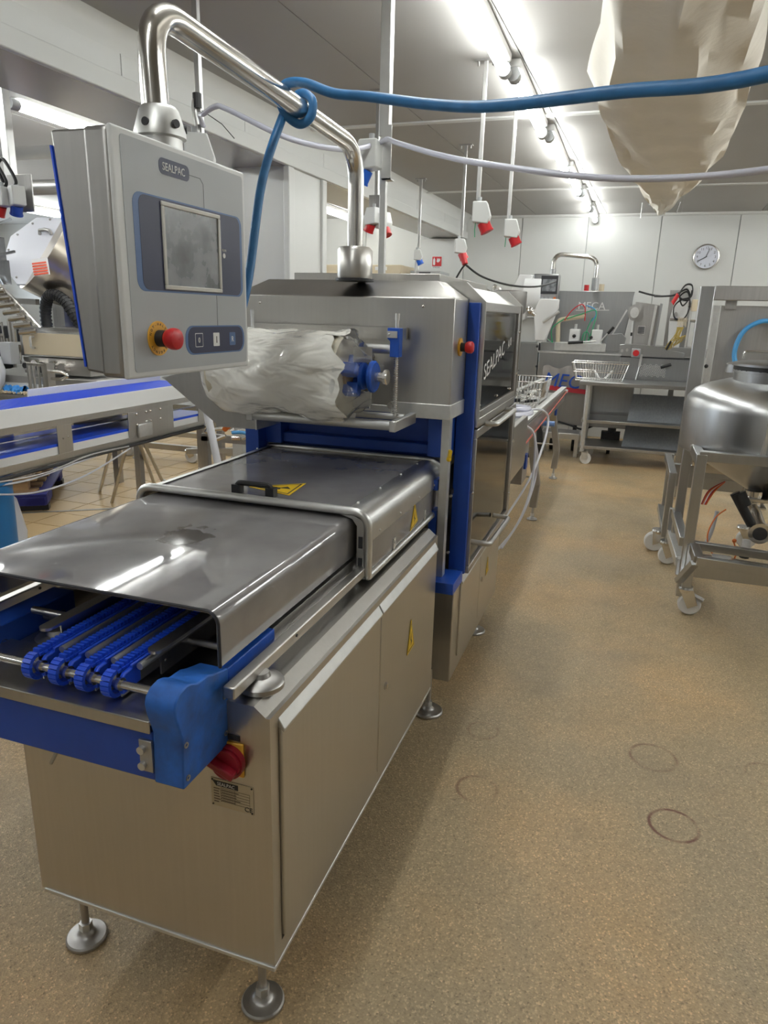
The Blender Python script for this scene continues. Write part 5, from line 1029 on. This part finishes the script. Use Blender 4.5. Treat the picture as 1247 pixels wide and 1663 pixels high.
post(xa+.045, ya, .10, zt); post(xa+.025, yb-.25, .30, zt); post(xb, ya, .10, zt); post(xb, yb, .10, zt)
part('frame_rail', G().bar((xa+.04, ya, zt-.03), (xa+.04, yb-.22, zt-.03), .05, .06).bar((xa+.03, ya, zt-.01), (xb, ya, zt-.02), .05, .055), TSTEEL, TK, bev=.004)
part('frame_rail', G().bar((xa+.02, ya, .42), (xa+.01, yb-.22, .42), .05, .055), TSTEEL, TK, bev=.004)
part('frame_rail', G().bar((xa+.02, ya, .30), (xa+.02, yb, .22), .06, .055), STEELL, TK, bev=.004)
part('frame_rail', G().bar((xb, ya, .25), (xb, yb, .25), .06, .055).bar((xa, ya+.02, .27), (xb, ya+.02, .27), .05, .10), TSTEEL, TK, bev=.004)
lp = part('low_platform', G().bar((xa+.08, ya-.17, .375), (xb+.1, ya-.17, .345), .045, .05).bar((xa+.08, ya, .41), (xb+.1, ya, .38), .04, .045).bar((xa+.09, ya-.17, .375), (xa+.07, ya+.02, .41), .05, .05), TSTEEL, TK, bev=.004)
part('brace', G().bar((xa+.075, ya-.17, .36), (xa+.02, ya-.04, .20), .045, .03), TSTEEL, TK, bev=.003)
part('brace', G().bar((xb-.3, ya-.28, .60), (xa+.70, ya-.30, .78), .03, .10), STEELL, TK)
def castor(x, y, parent, s=1.0, dx=.03, m=WINK, lock=True, top=.155):
    c = part('castor_fork', G().add([(x-.035*s,y-.03*s,top),(x+.04*s,y-.03*s,top),(x+.04*s+dx,y-.03*s,.07*s),(x-.01*s+dx,y-.03*s,.045*s),(x-.035*s,y-.035*s,top),(x+.04*s,y-.035*s,top),(x+.04*s+dx,y-.035*s,.07*s),(x-.01*s+dx,y-.035*s,.045*s)], [(0,1,2,3),(4,5,6,7),(0,1,5,4),(1,2,6,5),(2,3,7,6),(3,0,4,7)]).add([(x-.035*s,y+.03*s,top),(x+.04*s,y+.03*s,top),(x+.04*s+dx,y+.03*s,.07*s),(x-.01*s+dx,y+.03*s,.045*s),(x-.035*s,y+.035*s,top),(x+.04*s,y+.035*s,top),(x+.04*s+dx,y+.035*s,.07*s),(x-.01*s+dx,y+.035*s,.045*s)], [(0,1,2,3),(4,5,6,7),(0,1,5,4),(1,2,6,5),(2,3,7,6),(3,0,4,7)]).lathe([(.001,top+.012),(.04*s,top+.012),(.044*s,top),(.036*s,top-.02),(.001,top-.02)], (x, y, 0), 20), CHROME, parent, smooth=True)
    part('castor_wheel', G().lathe([(.001,-.022*s),(.055*s,-.022*s),(.063*s,-.012*s),(.063*s,.012*s),(.055*s,.022*s),(.001,.022*s)], (x+dx, y, .063*s), 32, 'y'), m, c, smooth=True)
    if lock: part('brake_pedal', G().bar((x+dx,y-.0,.125*s), (x+dx+.07*s,y-.02,.10*s), .04*s, .012*s).bar((x+dx+.05*s,y-.03,.105*s), (x+dx+.055*s,y+.02,.08*s), .025*s, .02*s), STEELD, c, bev=.002)
castor(.455, 4.10, TK, 1.0); castor(.385, 4.98, TK, 1.0, dx=.02, lock=False); castor(1.36, 4.12, TK, 1.0); castor(1.36, 4.98, TK)
post(.455, 4.10, .15, .42, .05, 'leg_tube'); post(.40, 4.98, .16, .40, .045, 'leg_tube')
# outlet valve below the cone
vx, vy = tx-.09, ty-.40
vl = part('outlet_valve', G().cyl((tx-.07, ty-.1, .52), (tx-.07, ty-.1, .66), .045, n=20).cyl((tx-.07, ty-.1, .55), (tx-.07, ty-.45, .50), .045, n=20).cyl((tx-.07, ty-.44, .50), (tx-.07, ty-.47, .497), .060, n=24), CHROME, TK, smooth=True)
part('valve_mouth', G().cyl((tx-.07, ty-.468, .497), (tx-.07, ty-.474, .496), .038, n=20), DARK, vl)
part('actuator', G().cyl((tx-.22, ty-.40, .70), (tx-.11, ty-.42, .53), .026, n=16).cyl((tx-.20, ty-.40, .70), (tx-.16, ty-.41, .63), .038, n=16), BLACK, vl, smooth=True)
part('drain_stub', G().cyl((tx-.12, ty-.42, .44), (tx-.12, ty-.42, .36), .024, n=14), WINK, vl, smooth=True); part('drain_cap', G().cyl((tx-.12, ty-.42, .36), (tx-.12, ty-.42, .335), .026, n=14), BLACK, vl, smooth=True)
part('flange_clamp', G().box(tx-.13, tx+.02, ty-.16, ty-.04, .60, .625).box(tx-.11, tx+.0, ty-.16, ty-.04, .56, .575), CHROME, vl, bev=.005)
part('cone_collar', G().tube(spline([(tx-.03,ty-.42,.72),(tx+.05,ty-.45,.80),(tx+.15,ty-.5,.84),(tx+.3,ty-.5,.9),(tx+.4,ty-.45,.9)], 6), .018, 8), CHROME, TK, smooth=True, label='crinkled bright foil lip')
part('cone_patch', G().hexa([(tx-.05,ty-.40,.70),(tx+.35,ty-.40,.74),(tx+.35,ty-.38,.74),(tx-.05,ty-.38,.70),(tx+.02,ty-.46,.78),(tx+.35,ty-.46,.88),(tx+.35,ty-.44,.88),(tx+.02,ty-.44,.78)]), TSTEEL, TK)
part('side_bracket', G().bar((tx-.11,ty-.50,.93), (tx+.12,ty-.52,.86), .05, .05), TSTEEL, TK, bev=.003)
g = G().tube(spline([(tx-.25,ty-.4,.60),(tx-.30,ty-.42,.55),(tx-.33,ty-.45,.45),(tx-.30,ty-.46,.36),(tx-.22,ty-.47,.28),(tx-.16,ty-.46,.27),(tx-.17,ty-.46,.31),(tx-.20,ty-.46,.30)], 8), .004, 6).tube(spline([(tx-.19,ty-.42,.43),(tx-.165,ty-.43,.36),(tx-.175,ty-.43,.31)], 6), .004, 6)
part('signal_cable', g, ORANGE, TK, smooth=True, label='thin orange cable curling down')
part('sensor_knob', G().sph((tx-.185,ty-.43,.43), .012, 10), ORANGE, TK, smooth=True)
part('grey_hose', G().tube(spline([(tx-.28,ty-.3,.56),(tx-.30,ty-.3,.4),(tx-.36,ty-.32,.26)], 6), .011, 8), WHITEH, TK, smooth=True)
for k in range(5): part('wire', G().tube(spline([(tx-.25,ty-.2,.72),(tx-.30-.008*k,ty-.22,.66),(tx-.34-.006*k,ty-.25,.58)], 6), .004, 5), [ORANGE, RED, STEELL, ORANGE, REDK][k], TK, smooth=True)
pv = part('pipe_manifold', G().cyl((tx-.35,ty-.55,.335), (tx+.5,ty-.58,.31), .012, n=10).cyl((tx-.35,ty-.49,.34), (tx+.5,ty-.52,.315), .010, n=10).box(tx-.30, tx-.20, ty-.58, ty-.50, .34, .36), CHROME, TK, smooth=True)
part('elbow_pipe', G().tube(fillet([(tx+.12,ty-.5,.42),(tx+.27,ty-.5,.42),(tx+.27,ty-.55,.30),(tx+.40,ty-.58,.28)], .05), .022, 12).cyl((tx+.08,ty-.5,.42), (tx+.13,ty-.5,.42), .03, n=12), CHROME, TK, smooth=True)
part('loop_pipe', G().tube(spline([(tx+.34,ty-.45,.40),(tx+.30,ty-.45,.52),(tx+.36,ty-.45,.62),(tx+.5,ty-.45,.62)], 6), .018, 10), CHROME, TK, smooth=True)
part('wing_clamp', G().bar((tx+.05,ty-.56,.34), (tx+.20,ty-.58,.33), .02, .03).bar((tx+.02,ty-.56,.36), (tx+.07,ty-.57,.31), .02, .012), CHROME, TK, bev=.003)
# pump cart behind the tank
PC = thing('pump_cart', 'low steel pump cart behind the tank cart with motor and white wheels', 'cart', (.9, 5.7, 0))
part('frame', G().box(.36, .41, 5.20, 5.25, .12, .60).bar((.385,5.22,.575), (.385,6.0,.575), .05).bar((.385,5.22,.15), (.385,6.0,.15), .05).bar((.385,5.6,.55), (1.8,5.6,.55), .05, .09).bar((.385,5.6,.47), (1.8,5.6,.44), .05, .09).box(1.4, 1.45, 5.2, 5.25, .12, .6).box(.385, .43, 5.95, 6.0, .12, .60), TSTEEL, PC, bev=.004)
part('motor', G().cyl((.95,5.5,.70), (1.5,5.5,.70), .11, n=24).cyl((.88,5.5,.70), (.95,5.5,.70), .07, n=20), STEELD, PC, smooth=True)
part('pump_head', G().cyl((.56,5.5,.68), (.88,5.5,.68), .06, n=20).cyl((.52,5.5,.68), (.56,5.5,.68), .08, n=20), CHROME, PC, smooth=True); part('terminal_box', G().box(.95, 1.15, 5.38, 5.5, .56, .62), WINK, PC, bev=.005)
part('control_box', G().box(.62, .80, 5.50, 5.6, .56, .74), BEIGE, PC, bev=.005)
castor(.345, 5.25, PC, 1.15, dx=-.02); castor(.95, 5.6, PC, 1.1, lock=False); castor(1.5, 5.6, PC, 1.1, lock=False)
# ================================================================== LEFT: BELT CONVEYOR
BC = thing('belt_conveyor', 'white and steel belt conveyor with blue belt left of the sealing machine', 'conveyor', (-3.6, 4.0, 0))
xf, xr, cy0, cy1 = -3.36, -3.86, 1.2, 5.22
wins = [(1.5, 2.2), (2.35, 2.88), (2.95, 3.475), (3.60, 4.155), (4.69, 5.04)]
def side(x, m):
    g = G().box(x-.006, x, cy0, cy1, .655, .705).box(x-.006, x, cy0, cy1, .885, .925); p = cy0
    for a, b in wins: g.box(x-.006, x, p, a, .705, .885); p = b
    return g.box(x-.006, x, p, cy1, .705, .885)
sp = part('side_plate', side(xf, STEEL), STEEL, BC, bev=.001, label='near steel side plate with windows'); part('side_plate', side(xr+.006, STEEL), STEEL, BC)
part('side_guide', G().hexa([(xf-.012,cy0,.925),(xf+.006,cy0,.925),(xf+.006,cy1-.02,.925),(xf-.012,cy1-.02,.925),(xf-.035,cy0,1.028),(xf-.028,cy0,1.028),(xf-.028,cy1-.02,1.028),(xf-.035,cy1-.02,1.028)]), WHITE, BC, bev=.003, label='white sloped guide strip')
part('side_guide', G().hexa([(xr,3.74,.925),(xr+.018,3.74,.925),(xr+.018,cy1,.925),(xr,cy1,.925),(xr-.0,3.76,1.06),(xr+.01,3.76,1.06),(xr+.01,cy1,1.06),(xr-.0,cy1,1.06)]), WHITE, BC, bev=.003)
belt = part('belt', G().box(xr+.02, xf-.035, cy0, cy1, 1.0, 1.01), BLUEC, BC, label='blue modular belt'); g = G()
y = 2.9
while y < 5.2: g.box(xr+.02, xf-.04, y, y+.010, 1.01, 1.013); y += .025
part('belt_module', g, BLUEC, belt)['kind'] = 'stuff'
part('return_belt', G().box(xr+.02, xf-.02, cy0, cy1, .755, .765), BLUEC, BC); part('inner_strip', G().box(xf-.02, xf-.010, cy0, cy1, .70, .752), WHITE, BC); part('inner_strip', G().box(xf-.024, xf-.014, cy0, cy1, .752, .77), BLUEC, BC, label='blue edge strip')
part('inner_shaft', G().cyl((xf-.1, cy0, .82), (xf-.1, cy1, .82), .006, n=8), STEELL, BC)
part('underside', G().box(xr+.02, xf-.03, cy0, cy1, .94, .99), DARK, BC)
g = G()
for (y, z) in ((4.24,.868),(4.35,.872),(4.40,.873),(4.52,.875),(4.24,.79),(4.35,.80),(4.40,.80),(4.52,.80),(3.515,.80),(3.56,.805)): g.sph((xf+.003, y, z), .010 if y > 4 else .006, 8)
part('side_bolt', g, CHROME, sp, smooth=True)
part('gear_cover', G().box(xf, xf+.02, 4.24, 4.40, .69, .79), STEELL, sp, bev=.006)
part('support_leg', G().box(-3.61, -3.56, 4.50, 4.55, .0, .66), STEELD, BC); part('support_leg', G().box(-3.62, -3.58, 2.0, 2.04, .0, .66), STEELD, BC)
for p, q in (((-3.40,4.17,.655), (-4.05,4.715,.0)), ((-3.42,4.03,.655), (-4.41,4.99,.0)), ((-3.42,4.37,.655), (-4.0,5.39,.0)), ((-3.40,4.30,.655), (-3.92,5.17,.0))): part('diagonal_brace', G().cyl(p, q, .014, n=10), STEEL, BC, smooth=True)
part('cross_tie', G().cyl((-3.80,2.02,.65), (-3.42,2.02,.65), .015, n=8), STEEL, BC)
labs = ['upper white cable drooping under the belt conveyor', 'dark grey cable drooping under the belt conveyor', 'lowest white cable drooping in front of the tiled floor', 'black cable bundle clipped under the conveyor edge']
for k, (c, r, pts) in enumerate(((WHITEH, .007, [(-3.34,2.9,.62),(-3.34,3.2,.60),(-3.34,3.6,.63),(-3.34,3.95,.655)]), (STEELD, .006, [(-3.33,2.9,.64),(-3.33,3.3,.62),(-3.33,3.7,.66),(-3.33,4.1,.655)]), (WHITEH, .006, [(-3.30,2.9,.58),(-3.28,3.2,.53),(-3.28,3.6,.55),(-3.32,4.1,.64)]), (BLACK, .012, [(-3.35,2.8,.63),(-3.34,3.1,.645),(-3.34,3.9,.65),(-3.34,5.2,.66)]))):
    tag(part('cable', G().tube(spline(pts, 8), r, 6), c, smooth=True), labs[k], 'cable')
# metal stands behind the conveyor
UB = thing('under_frame', 'rectangular steel stand seen under the conveyor on the tiled floor', 'frame', (-4.2, 6.2, 0))
part('rail', G().bar((-5.3,6.45,.14), (-3.3,6.45,.14), .06).bar((-5.2,7.2,.14), (-3.2,7.2,.14), .06).bar((-4.1,5.9,.24), (-3.0,6.6,.24), .05), STEEL, UB)
for (x, y) in ((-3.95,5.95),(-3.85,6.15),(-3.2,6.5),(-2.9,7.0)): part('leg', G().box(x-.03, x+.03, y-.03, y+.03, 0, .75), STEELD, UB)
part('brace', G().bar((-3.6,6.2,.72), (-3.1,6.6,.35), .07, .05).bar((-2.9,6.3,.65),(-2.5,6.5,.25),.06), STEEL, UB)
castor(-5.25, 6.42, UB, 1.3, m=WINK, lock=False, top=.14); castor(-4.4, 6.4, UB, 1.3, m=WINK, lock=False, top=.14)
foot(-5.05, 6.35, .2, UB)
OC = thing('valve_cluster', 'jumble of chrome valves and hose tails beyond the conveyor end', 'valves', (-2.9, 5.2, .7))
g = G()
for k in range(14):
    p = Vector((-3.25+.06*k, 5.2+random.uniform(-.05,.1), .66+random.uniform(-.05,.05))); d = Vector((random.uniform(-1,1), random.uniform(-.3,.3), random.uniform(-.4,.4)))*.06
    g.cyl(p-d, p+d, .016, n=8)
part('valve_body', g, CHROME, OC, smooth=True); part('orange_tap', G().cyl((-2.98,5.1,.70), (-2.90,5.08,.76), .022, n=10), ORANGE, OC)
part('support', G().box(-3.3, -2.3, 5.25, 5.30, .56, .62).box(-2.6, -2.54, 5.25, 5.3, 0, .6).box(-3.3,-3.24,5.25,5.3,0,.6), STEELD, OC)
part('white_pipe', G().cyl((-3.05,4.95,.92), (-2.86,4.85,.30), .03, n=12).sph((-3.06,4.95,.93), .045, 10), WHITEH, OC, smooth=True)
part('blue_tube', G().tube(spline([(-2.85,5.0,.70),(-2.72,5.0,.70),(-2.62,5.0,.60),(-2.62,5.0,.30)], 6), .014, 8), BTUBE, OC, smooth=True)
part('white_tube', G().tube(spline([(-2.5,5.0,.75),(-2.2,5.0,.72),(-2.0,4.9,.60),(-1.95,4.8,.4)], 6), .02, 8), WHITEH, OC, smooth=True)
tag(part('green_post', G().cyl((-2.44,4.8,0), (-2.44,4.8,.98), .025, n=12), GREENP, smooth=True), 'thin dark green post behind the smoked cover', 'post')
OC.location += Vector((0, -.28, 0))
# pallet with cartons, blue bin
PL = thing('plastic_pallet', 'dark blue plastic pallet on the tiled floor under the conveyor', 'pallet', (-4.33, 4.30, 0), rz=math.radians(36))
PBL = mat('pallet blue', (.015,.02,.20), .5)
part('deck', G().box(-5.05, -4.03, 3.95, 5.0, .25, .30), PBL, PL, bev=.01)
for x in (-4.95, -4.5, -4.12):
    for y in (4.03, 4.9): part('block', G().box(x-.08, x+.08, y-.08, y+.08, .10, .25), PBL, PL, bev=.012)
part('block', G().box(-4.30, -4.03, 3.95, 4.25, .10, .26), PBL, PL, bev=.02, label='rounded corner block')
part('skid', G().box(-5.05, -4.03, 3.99, 4.07, .0, .10).box(-5.05, -4.03, 4.85, 4.95, .0, .10), DARK, PL)
WP = thing('wooden_pallet', 'wooden pallet lying on the blue plastic pallet', 'pallet', (-4.33, 4.30, .30), rz=math.radians(36))
for k in range(3): part('block', G().box(-5.0+.35*k, -4.87+.35*k, 4.0, 4.12, .321, .3995), WOOD, WP)
for z in (.302, .40):
    for k in range(5): part('board', G().box(-5.03, -4.10, 3.98+.2*k, 4.08+.2*k, z, z+.02), WOOD, WP)
for r_ in (PL, WP):
    for c in r_.children: c.data.transform(Matrix.Translation((-.30, .34, 0)))
PL.scale.z = .5; WP.location.z = .152
for k, (x, w_) in enumerate(((-5.0,.30),(-4.67,.28),(-4.37,.24))): tag(part('carton', G().box(x, x+w_, 4.02, 4.6, .421, .56+.02*k), mat('carton print %d' % k, [(.5,.42,.36),(.40,.27,.2),(.55,.5,.46)][k], .6, var=.35, vscale=25), bev=.004), ['left carton on the wooden pallet', 'brown middle carton on the wooden pallet', 'pale right carton on the wooden pallet'][k], 'carton')
for o in bpy.data.objects:
    if o.name.startswith('carton'): o.data.transform(Matrix.Translation((-4.33, 4.30, -.148)) @ Matrix.Rotation(math.radians(36), 4, 'Z') @ Matrix.Translation((4.03, -3.96, 0)))
tag(part('waste_bin', G().lathe([(.001,0),(.20,0),(.21,.60),(.22,.61),(.22,.64),(.001,.64)], (-3.55, 2.98, 0), 24), mat('bin blue', (.01,.16,.42), .4), smooth=True), 'tall bright blue bin at the left edge below the conveyor', 'bin')
tag(part('pale_bag', G().lathe([(.001,0),(.14,0),(.16,.2),(.12,.42),(.06,.5),(.001,.5)], (-3.68, 3.24, 0), 14), WHITEH, smooth=True), 'pale sack standing right behind the blue bin', 'bag')
tag(part('floor_drain', G().bar((-5.6,3.35,.006), (-3.0,5.2,.006), .03, .006), STEELD), 'long narrow grey drain strip across the tiled floor', 'drain')
# ================================================================== LEFT REAR: TUMBLER LINE
TL = thing('tumbler_machine', 'packing line with tilted steel drum under an eight sided white lid', 'machine', (-5.2, 5.5, 0))
ax = Vector((.12, -.80, .50)).normalized(); c0 = Vector((-5.15, 5.37, 2.08)); e1 = ax.cross(Vector((0,0,1))).normalized(); e2 = e1.cross(ax).normalized()
def od(rad, t, dz, n=8, ph=PI/8, rx=1): return [c0+ax*dz+e1*math.cos(2*PI*i/n+ph)*rad*rx+e2*math.sin(2*PI*i/n+ph)*rad for i in range(n)]
a, b = od(.385, 0, 0), od(.385, 0, .02)
ld = part('drum_lid', G().add(a+b, [list(range(8))[::-1], [8+i for i in range(8)]]+[(i, (i+1) % 8, 8+(i+1) % 8, 8+i) for i in range(8)]), mat('lid white', (.70,.71,.78), .35), TL, bev=.003, label='white eight sided lid')
g = G()
for i in range(12): g.sph(c0+ax*.022+e1*math.cos(i*PI/6)*.33+e2*math.sin(i*PI/6)*.33, .011, 8)
part('lid_screw', g, STEELD, ld, smooth=True); hc = c0+ax*.05+e2*.17
part('lid_handle', G().tube([hc-e1*.06-ax*.03, hc-e1*.05+e2*.02, hc+e1*.0+e2*.03, hc+e1*.05+e2*.02, hc+e1*.06-ax*.03], .016, 8), STEELD, ld, smooth=True)
dr = part('drum', G().cyl(c0-ax*.55+Vector((.42,.05,-.12)), c0-ax*.005, .30, .385, n=40), mat('bronze reflecting steel', (.52,.47,.40), .28, 1), TL, smooth=True)
stc = part('caution_label', G().hexa([(-5.06,5.02,1.74),(-4.94,5.07,1.76),(-4.94,5.075,1.76),(-5.06,5.025,1.74),(-5.09,5.04,1.88),(-4.97,5.09,1.90),(-4.97,5.095,1.90),(-5.09,5.045,1.88)]), WINK, TL); 
for k in range(5): part('printed_row', G().hexa([(-5.058-.006*k,5.014+.004*k,1.748+.022*k),(-4.948-.006*k,5.060+.004*k,1.766+.022*k),(-4.948-.006*k,5.070+.004*k,1.766+.022*k),(-5.058-.006*k,5.024+.004*k,1.748+.022*k),(-5.062-.006*k,5.016+.004*k,1.762+.022*k),(-4.952-.006*k,5.062+.004*k,1.780+.022*k),(-4.952-.006*k,5.072+.004*k,1.780+.022*k),(-5.062-.006*k,5.026+.004*k,1.762+.022*k)]), mat('label red', (.75,.12,.06), .5) if k == 0 else bpy.data.materials['label red'], stc)
for o_ in [stc]+list(stc.children): o_.data.transform(Matrix.Translation((.13, 0, .11)))
part('clear_chute', G().box(-5.75, -5.34, 5.1, 5.14, 1.98, 2.18).bar((-5.8,5.1,2.16), (-5.30,5.2,2.34), .02).bar((-5.8,5.1,1.96), (-5.2,5.1,2.06), .02).box(-5.5,-5.2,5.0,5.03,1.78,1.98), CLEAR, TL)
g = G()
for k in range(3): g.cyl((-5.62+.05*k,4.95,2.02), (-5.0+.05*k,5.1,1.32), .016, n=8)
for k in range(12): t = k/12; g.cyl((-5.63+.62*t,4.92,1.98-.66*t), (-5.50+.62*t,4.98,2.0-.66*t), .022, n=8)
part('valve_ladder', g, CHROME, TL, smooth=True, label='slanted bank of chrome valves')
part('post', G().box(-5.13, -5.0, 5.4, 5.52, 1.30, 1.75), STEELD, TL)
part('black_hose', G().tube(spline([(-5.02,5.2,1.40),(-5.02,5.2,1.58),(-4.93,5.18,1.70),(-4.80,5.2,1.66),(-4.70,5.22,1.50),(-4.64,5.25,1.36)], 8), .045, 12), BLACK, TL, smooth=True, label='thick ribbed black hose')
g = G()
for k in range(26):
    P_ = spline([(-5.02,5.2,1.40),(-5.02,5.2,1.58),(-4.93,5.18,1.70),(-4.80,5.2,1.66),(-4.70,5.22,1.50),(-4.64,5.25,1.36)], 6)
    if k < len(P_)-1: d = (P_[k+1]-P_[k]).normalized(); g.cyl(P_[k]-d*.008, P_[k]+d*.008, .051, n=12)
part('hose_rib', g, BLACK, TL)['kind'] = 'stuff'
cbx = part('housing', G().box(-5.20, -4.45, 5.05, 5.6, 1.17, 1.41), STEELL, TL, bev=.004); part('housing_top', G().box(-5.22, -4.45, 5.03, 5.6, 1.40, 1.425), STEELD, TL)
cd = part('flap_door', G().box(-5.155, -4.5, 5.035, 5.05, 1.185, 1.375), BEIGE, TL, bev=.004, label='cream flap door'); part('flap_handle', G().tube(fillet([(-5.02,5.03,1.34),(-5.02,4.99,1.34),(-5.02,4.99,1.25),(-5.02,5.03,1.25)], .012), .010, 8), STEELL, cd, smooth=True)
part('valve_shelf', G().box(-5.18, -4.45, 5.05, 5.5, 1.02, 1.16), STEEL, TL); g = G()
for k in range(5): g.cyl((-5.10+.10*k,4.98,1.09+.015*(k % 2)), (-5.10+.10*k,5.05,1.09+.015*(k % 2)), .038, n=14)
part('valve_body', g, CHROME, TL, smooth=True); part('valve_body', G().sph((-4.92,4.98,1.08), .05, 10).sph((-4.84,4.97,1.07), .045, 10).cyl((-5.10,4.97,1.09),(-5.10,4.975,1.09),.025,n=12), BLACK, TL, smooth=True)
part('grey_box', G().box(-5.29, -5.17, 4.9, 5.0, 1.10, 1.29), GREYP, TL, bev=.006); part('motor', G().box(-5.38, -5.30, 4.92, 5.05, 1.05, 1.28), BLACK, TL, bev=.02)
part('bench', G().box(-6.3, -4.3, 4.95, 5.9, .985, 1.0).box(-6.3, -4.3, 4.94, 4.96, .70, 1.0), STEEL, TL, bev=.004, label='long grey bench front')
part('bench_edge', G().box(-6.3, -4.3, 4.92, 4.945, .90, .935), WINK, TL); part('tray_floor', G().box(-6.0,-4.3,4.70,4.94,.84,.86), STEEL, TL)
part('bench_leg', G().box(-5.9,-5.84,5.3,5.36,0,.98).box(-4.5,-4.44,5.3,5.36,0,.98), STEELD, TL)
g = G()
for k in range(16): g.cyl((-5.75+.035*k,5.05,1.04+random.uniform(0,.1)), (-5.75+.035*k+random.uniform(-.03,.03),5.05,1.40+random.uniform(-.15,.1)), random.uniform(.006,.02), n=8)
g.cyl((-5.8,5.0,1.16), (-5.3,5.0,1.15), .012, n=8).cyl((-5.8,5.0,1.35), (-5.4,5.0,1.33), .012, n=8)
part('linkage', g, CHROME, TL, smooth=True); part('linkage', G().box(-5.70,-5.55,5.08,5.2,1.05,1.2).box(-5.80,-5.3,5.2,5.3,1.28,1.42), BLACK, TL, bev=.01)
part('back_panel', G().box(-6.3, -5.2, 5.75, 5.8, 1.0, 1.62), WHITEL, TL); part('rim_bar', G().bar((-6.3,5.3,1.66), (-5.2,5.3,1.64), .05, .05), STEEL, TL)
part('blue_barrel', G().cyl((-4.78,5.7,1.38), (-4.78,5.7,1.72), .2, n=24), BLUED, TL, smooth=True)
CH = thing('slotted_chute', 'narrow upright steel bracket with three long slots beside the bench', 'bracket', (-4.6, 4.55, .8))
CHS = Vector((.12, 0, .0))
o = Vector((-4.68, 4.55, .0))
part('plate', G().frame('y', 4.54, 4.56, -4.76, -4.585, .80, 1.16, .022).box(-4.71, -4.695, 4.54, 4.56, .8, 1.16).box(-4.655, -4.64, 4.54, 4.56, .8, 1.16), STEEL, CH, bev=.002)
part('side', G().box(-4.585, -4.55, 4.54, 4.62, .72, 1.16).box(-4.76,-4.55,4.54,4.62,.66,.80), STEEL, CH)
part('handle', G().tube(fillet([(-4.56,4.58,1.10),(-4.44,4.58,1.10),(-4.38,4.58,1.07),(-4.44,4.58,1.04),(-4.56,4.58,1.04)], .02), .013, 8), CHROME, CH, smooth=True)
CH.location += CHS
g = G(); vs = []
for i in range(11):
    for k in range(10):
        t = 2*PI*k/10; r = .035*(1+.35*math.sin(k*2.2+i*1.7)); vs.append((-5.16+.022*i, 4.80+r*math.cos(t)*1.2, .872+abs(r*math.sin(t))*1.3+.01*math.sin(i*1.5)))
g.add(vs, [(i*10+k, i*10+(k+1) % 10, (i+1)*10+(k+1) % 10, (i+1)*10+k) for i in range(10) for k in range(10)]+[list(range(10)), [100+k for k in range(10)]])
tag(part('rubber_glove', g, NITR, smooth=True), 'crumpled bright blue glove lying on the bench tray', 'glove')
g = G()
for k in range(160): c = Vector((-5.25+random.uniform(0,.42), 4.72+random.uniform(0,.14), .866+random.uniform(0,.012))); g.bar(c, c+Vector((random.uniform(-.015,.015), random.uniform(-.01,.01), .01)), .012, .008)
cr = part('food_crumbs', g, FOODW); tag(cr, 'scatter of pale crumbs around the blue glove', 'crumbs'); cr['kind'] = 'stuff'
tag(part('clear_bag', G().lathe([(.001,0),(.10,.0),(.15,.08),(.17,.18),(.14,.30),(.08,.38),(.001,.40)], (-5.36, 4.78, .862), 20), mat('cloudy bag', (.72,.72,.76), .3), smooth=True), 'cloudy plastic bag bulging in at the left edge', 'bag')
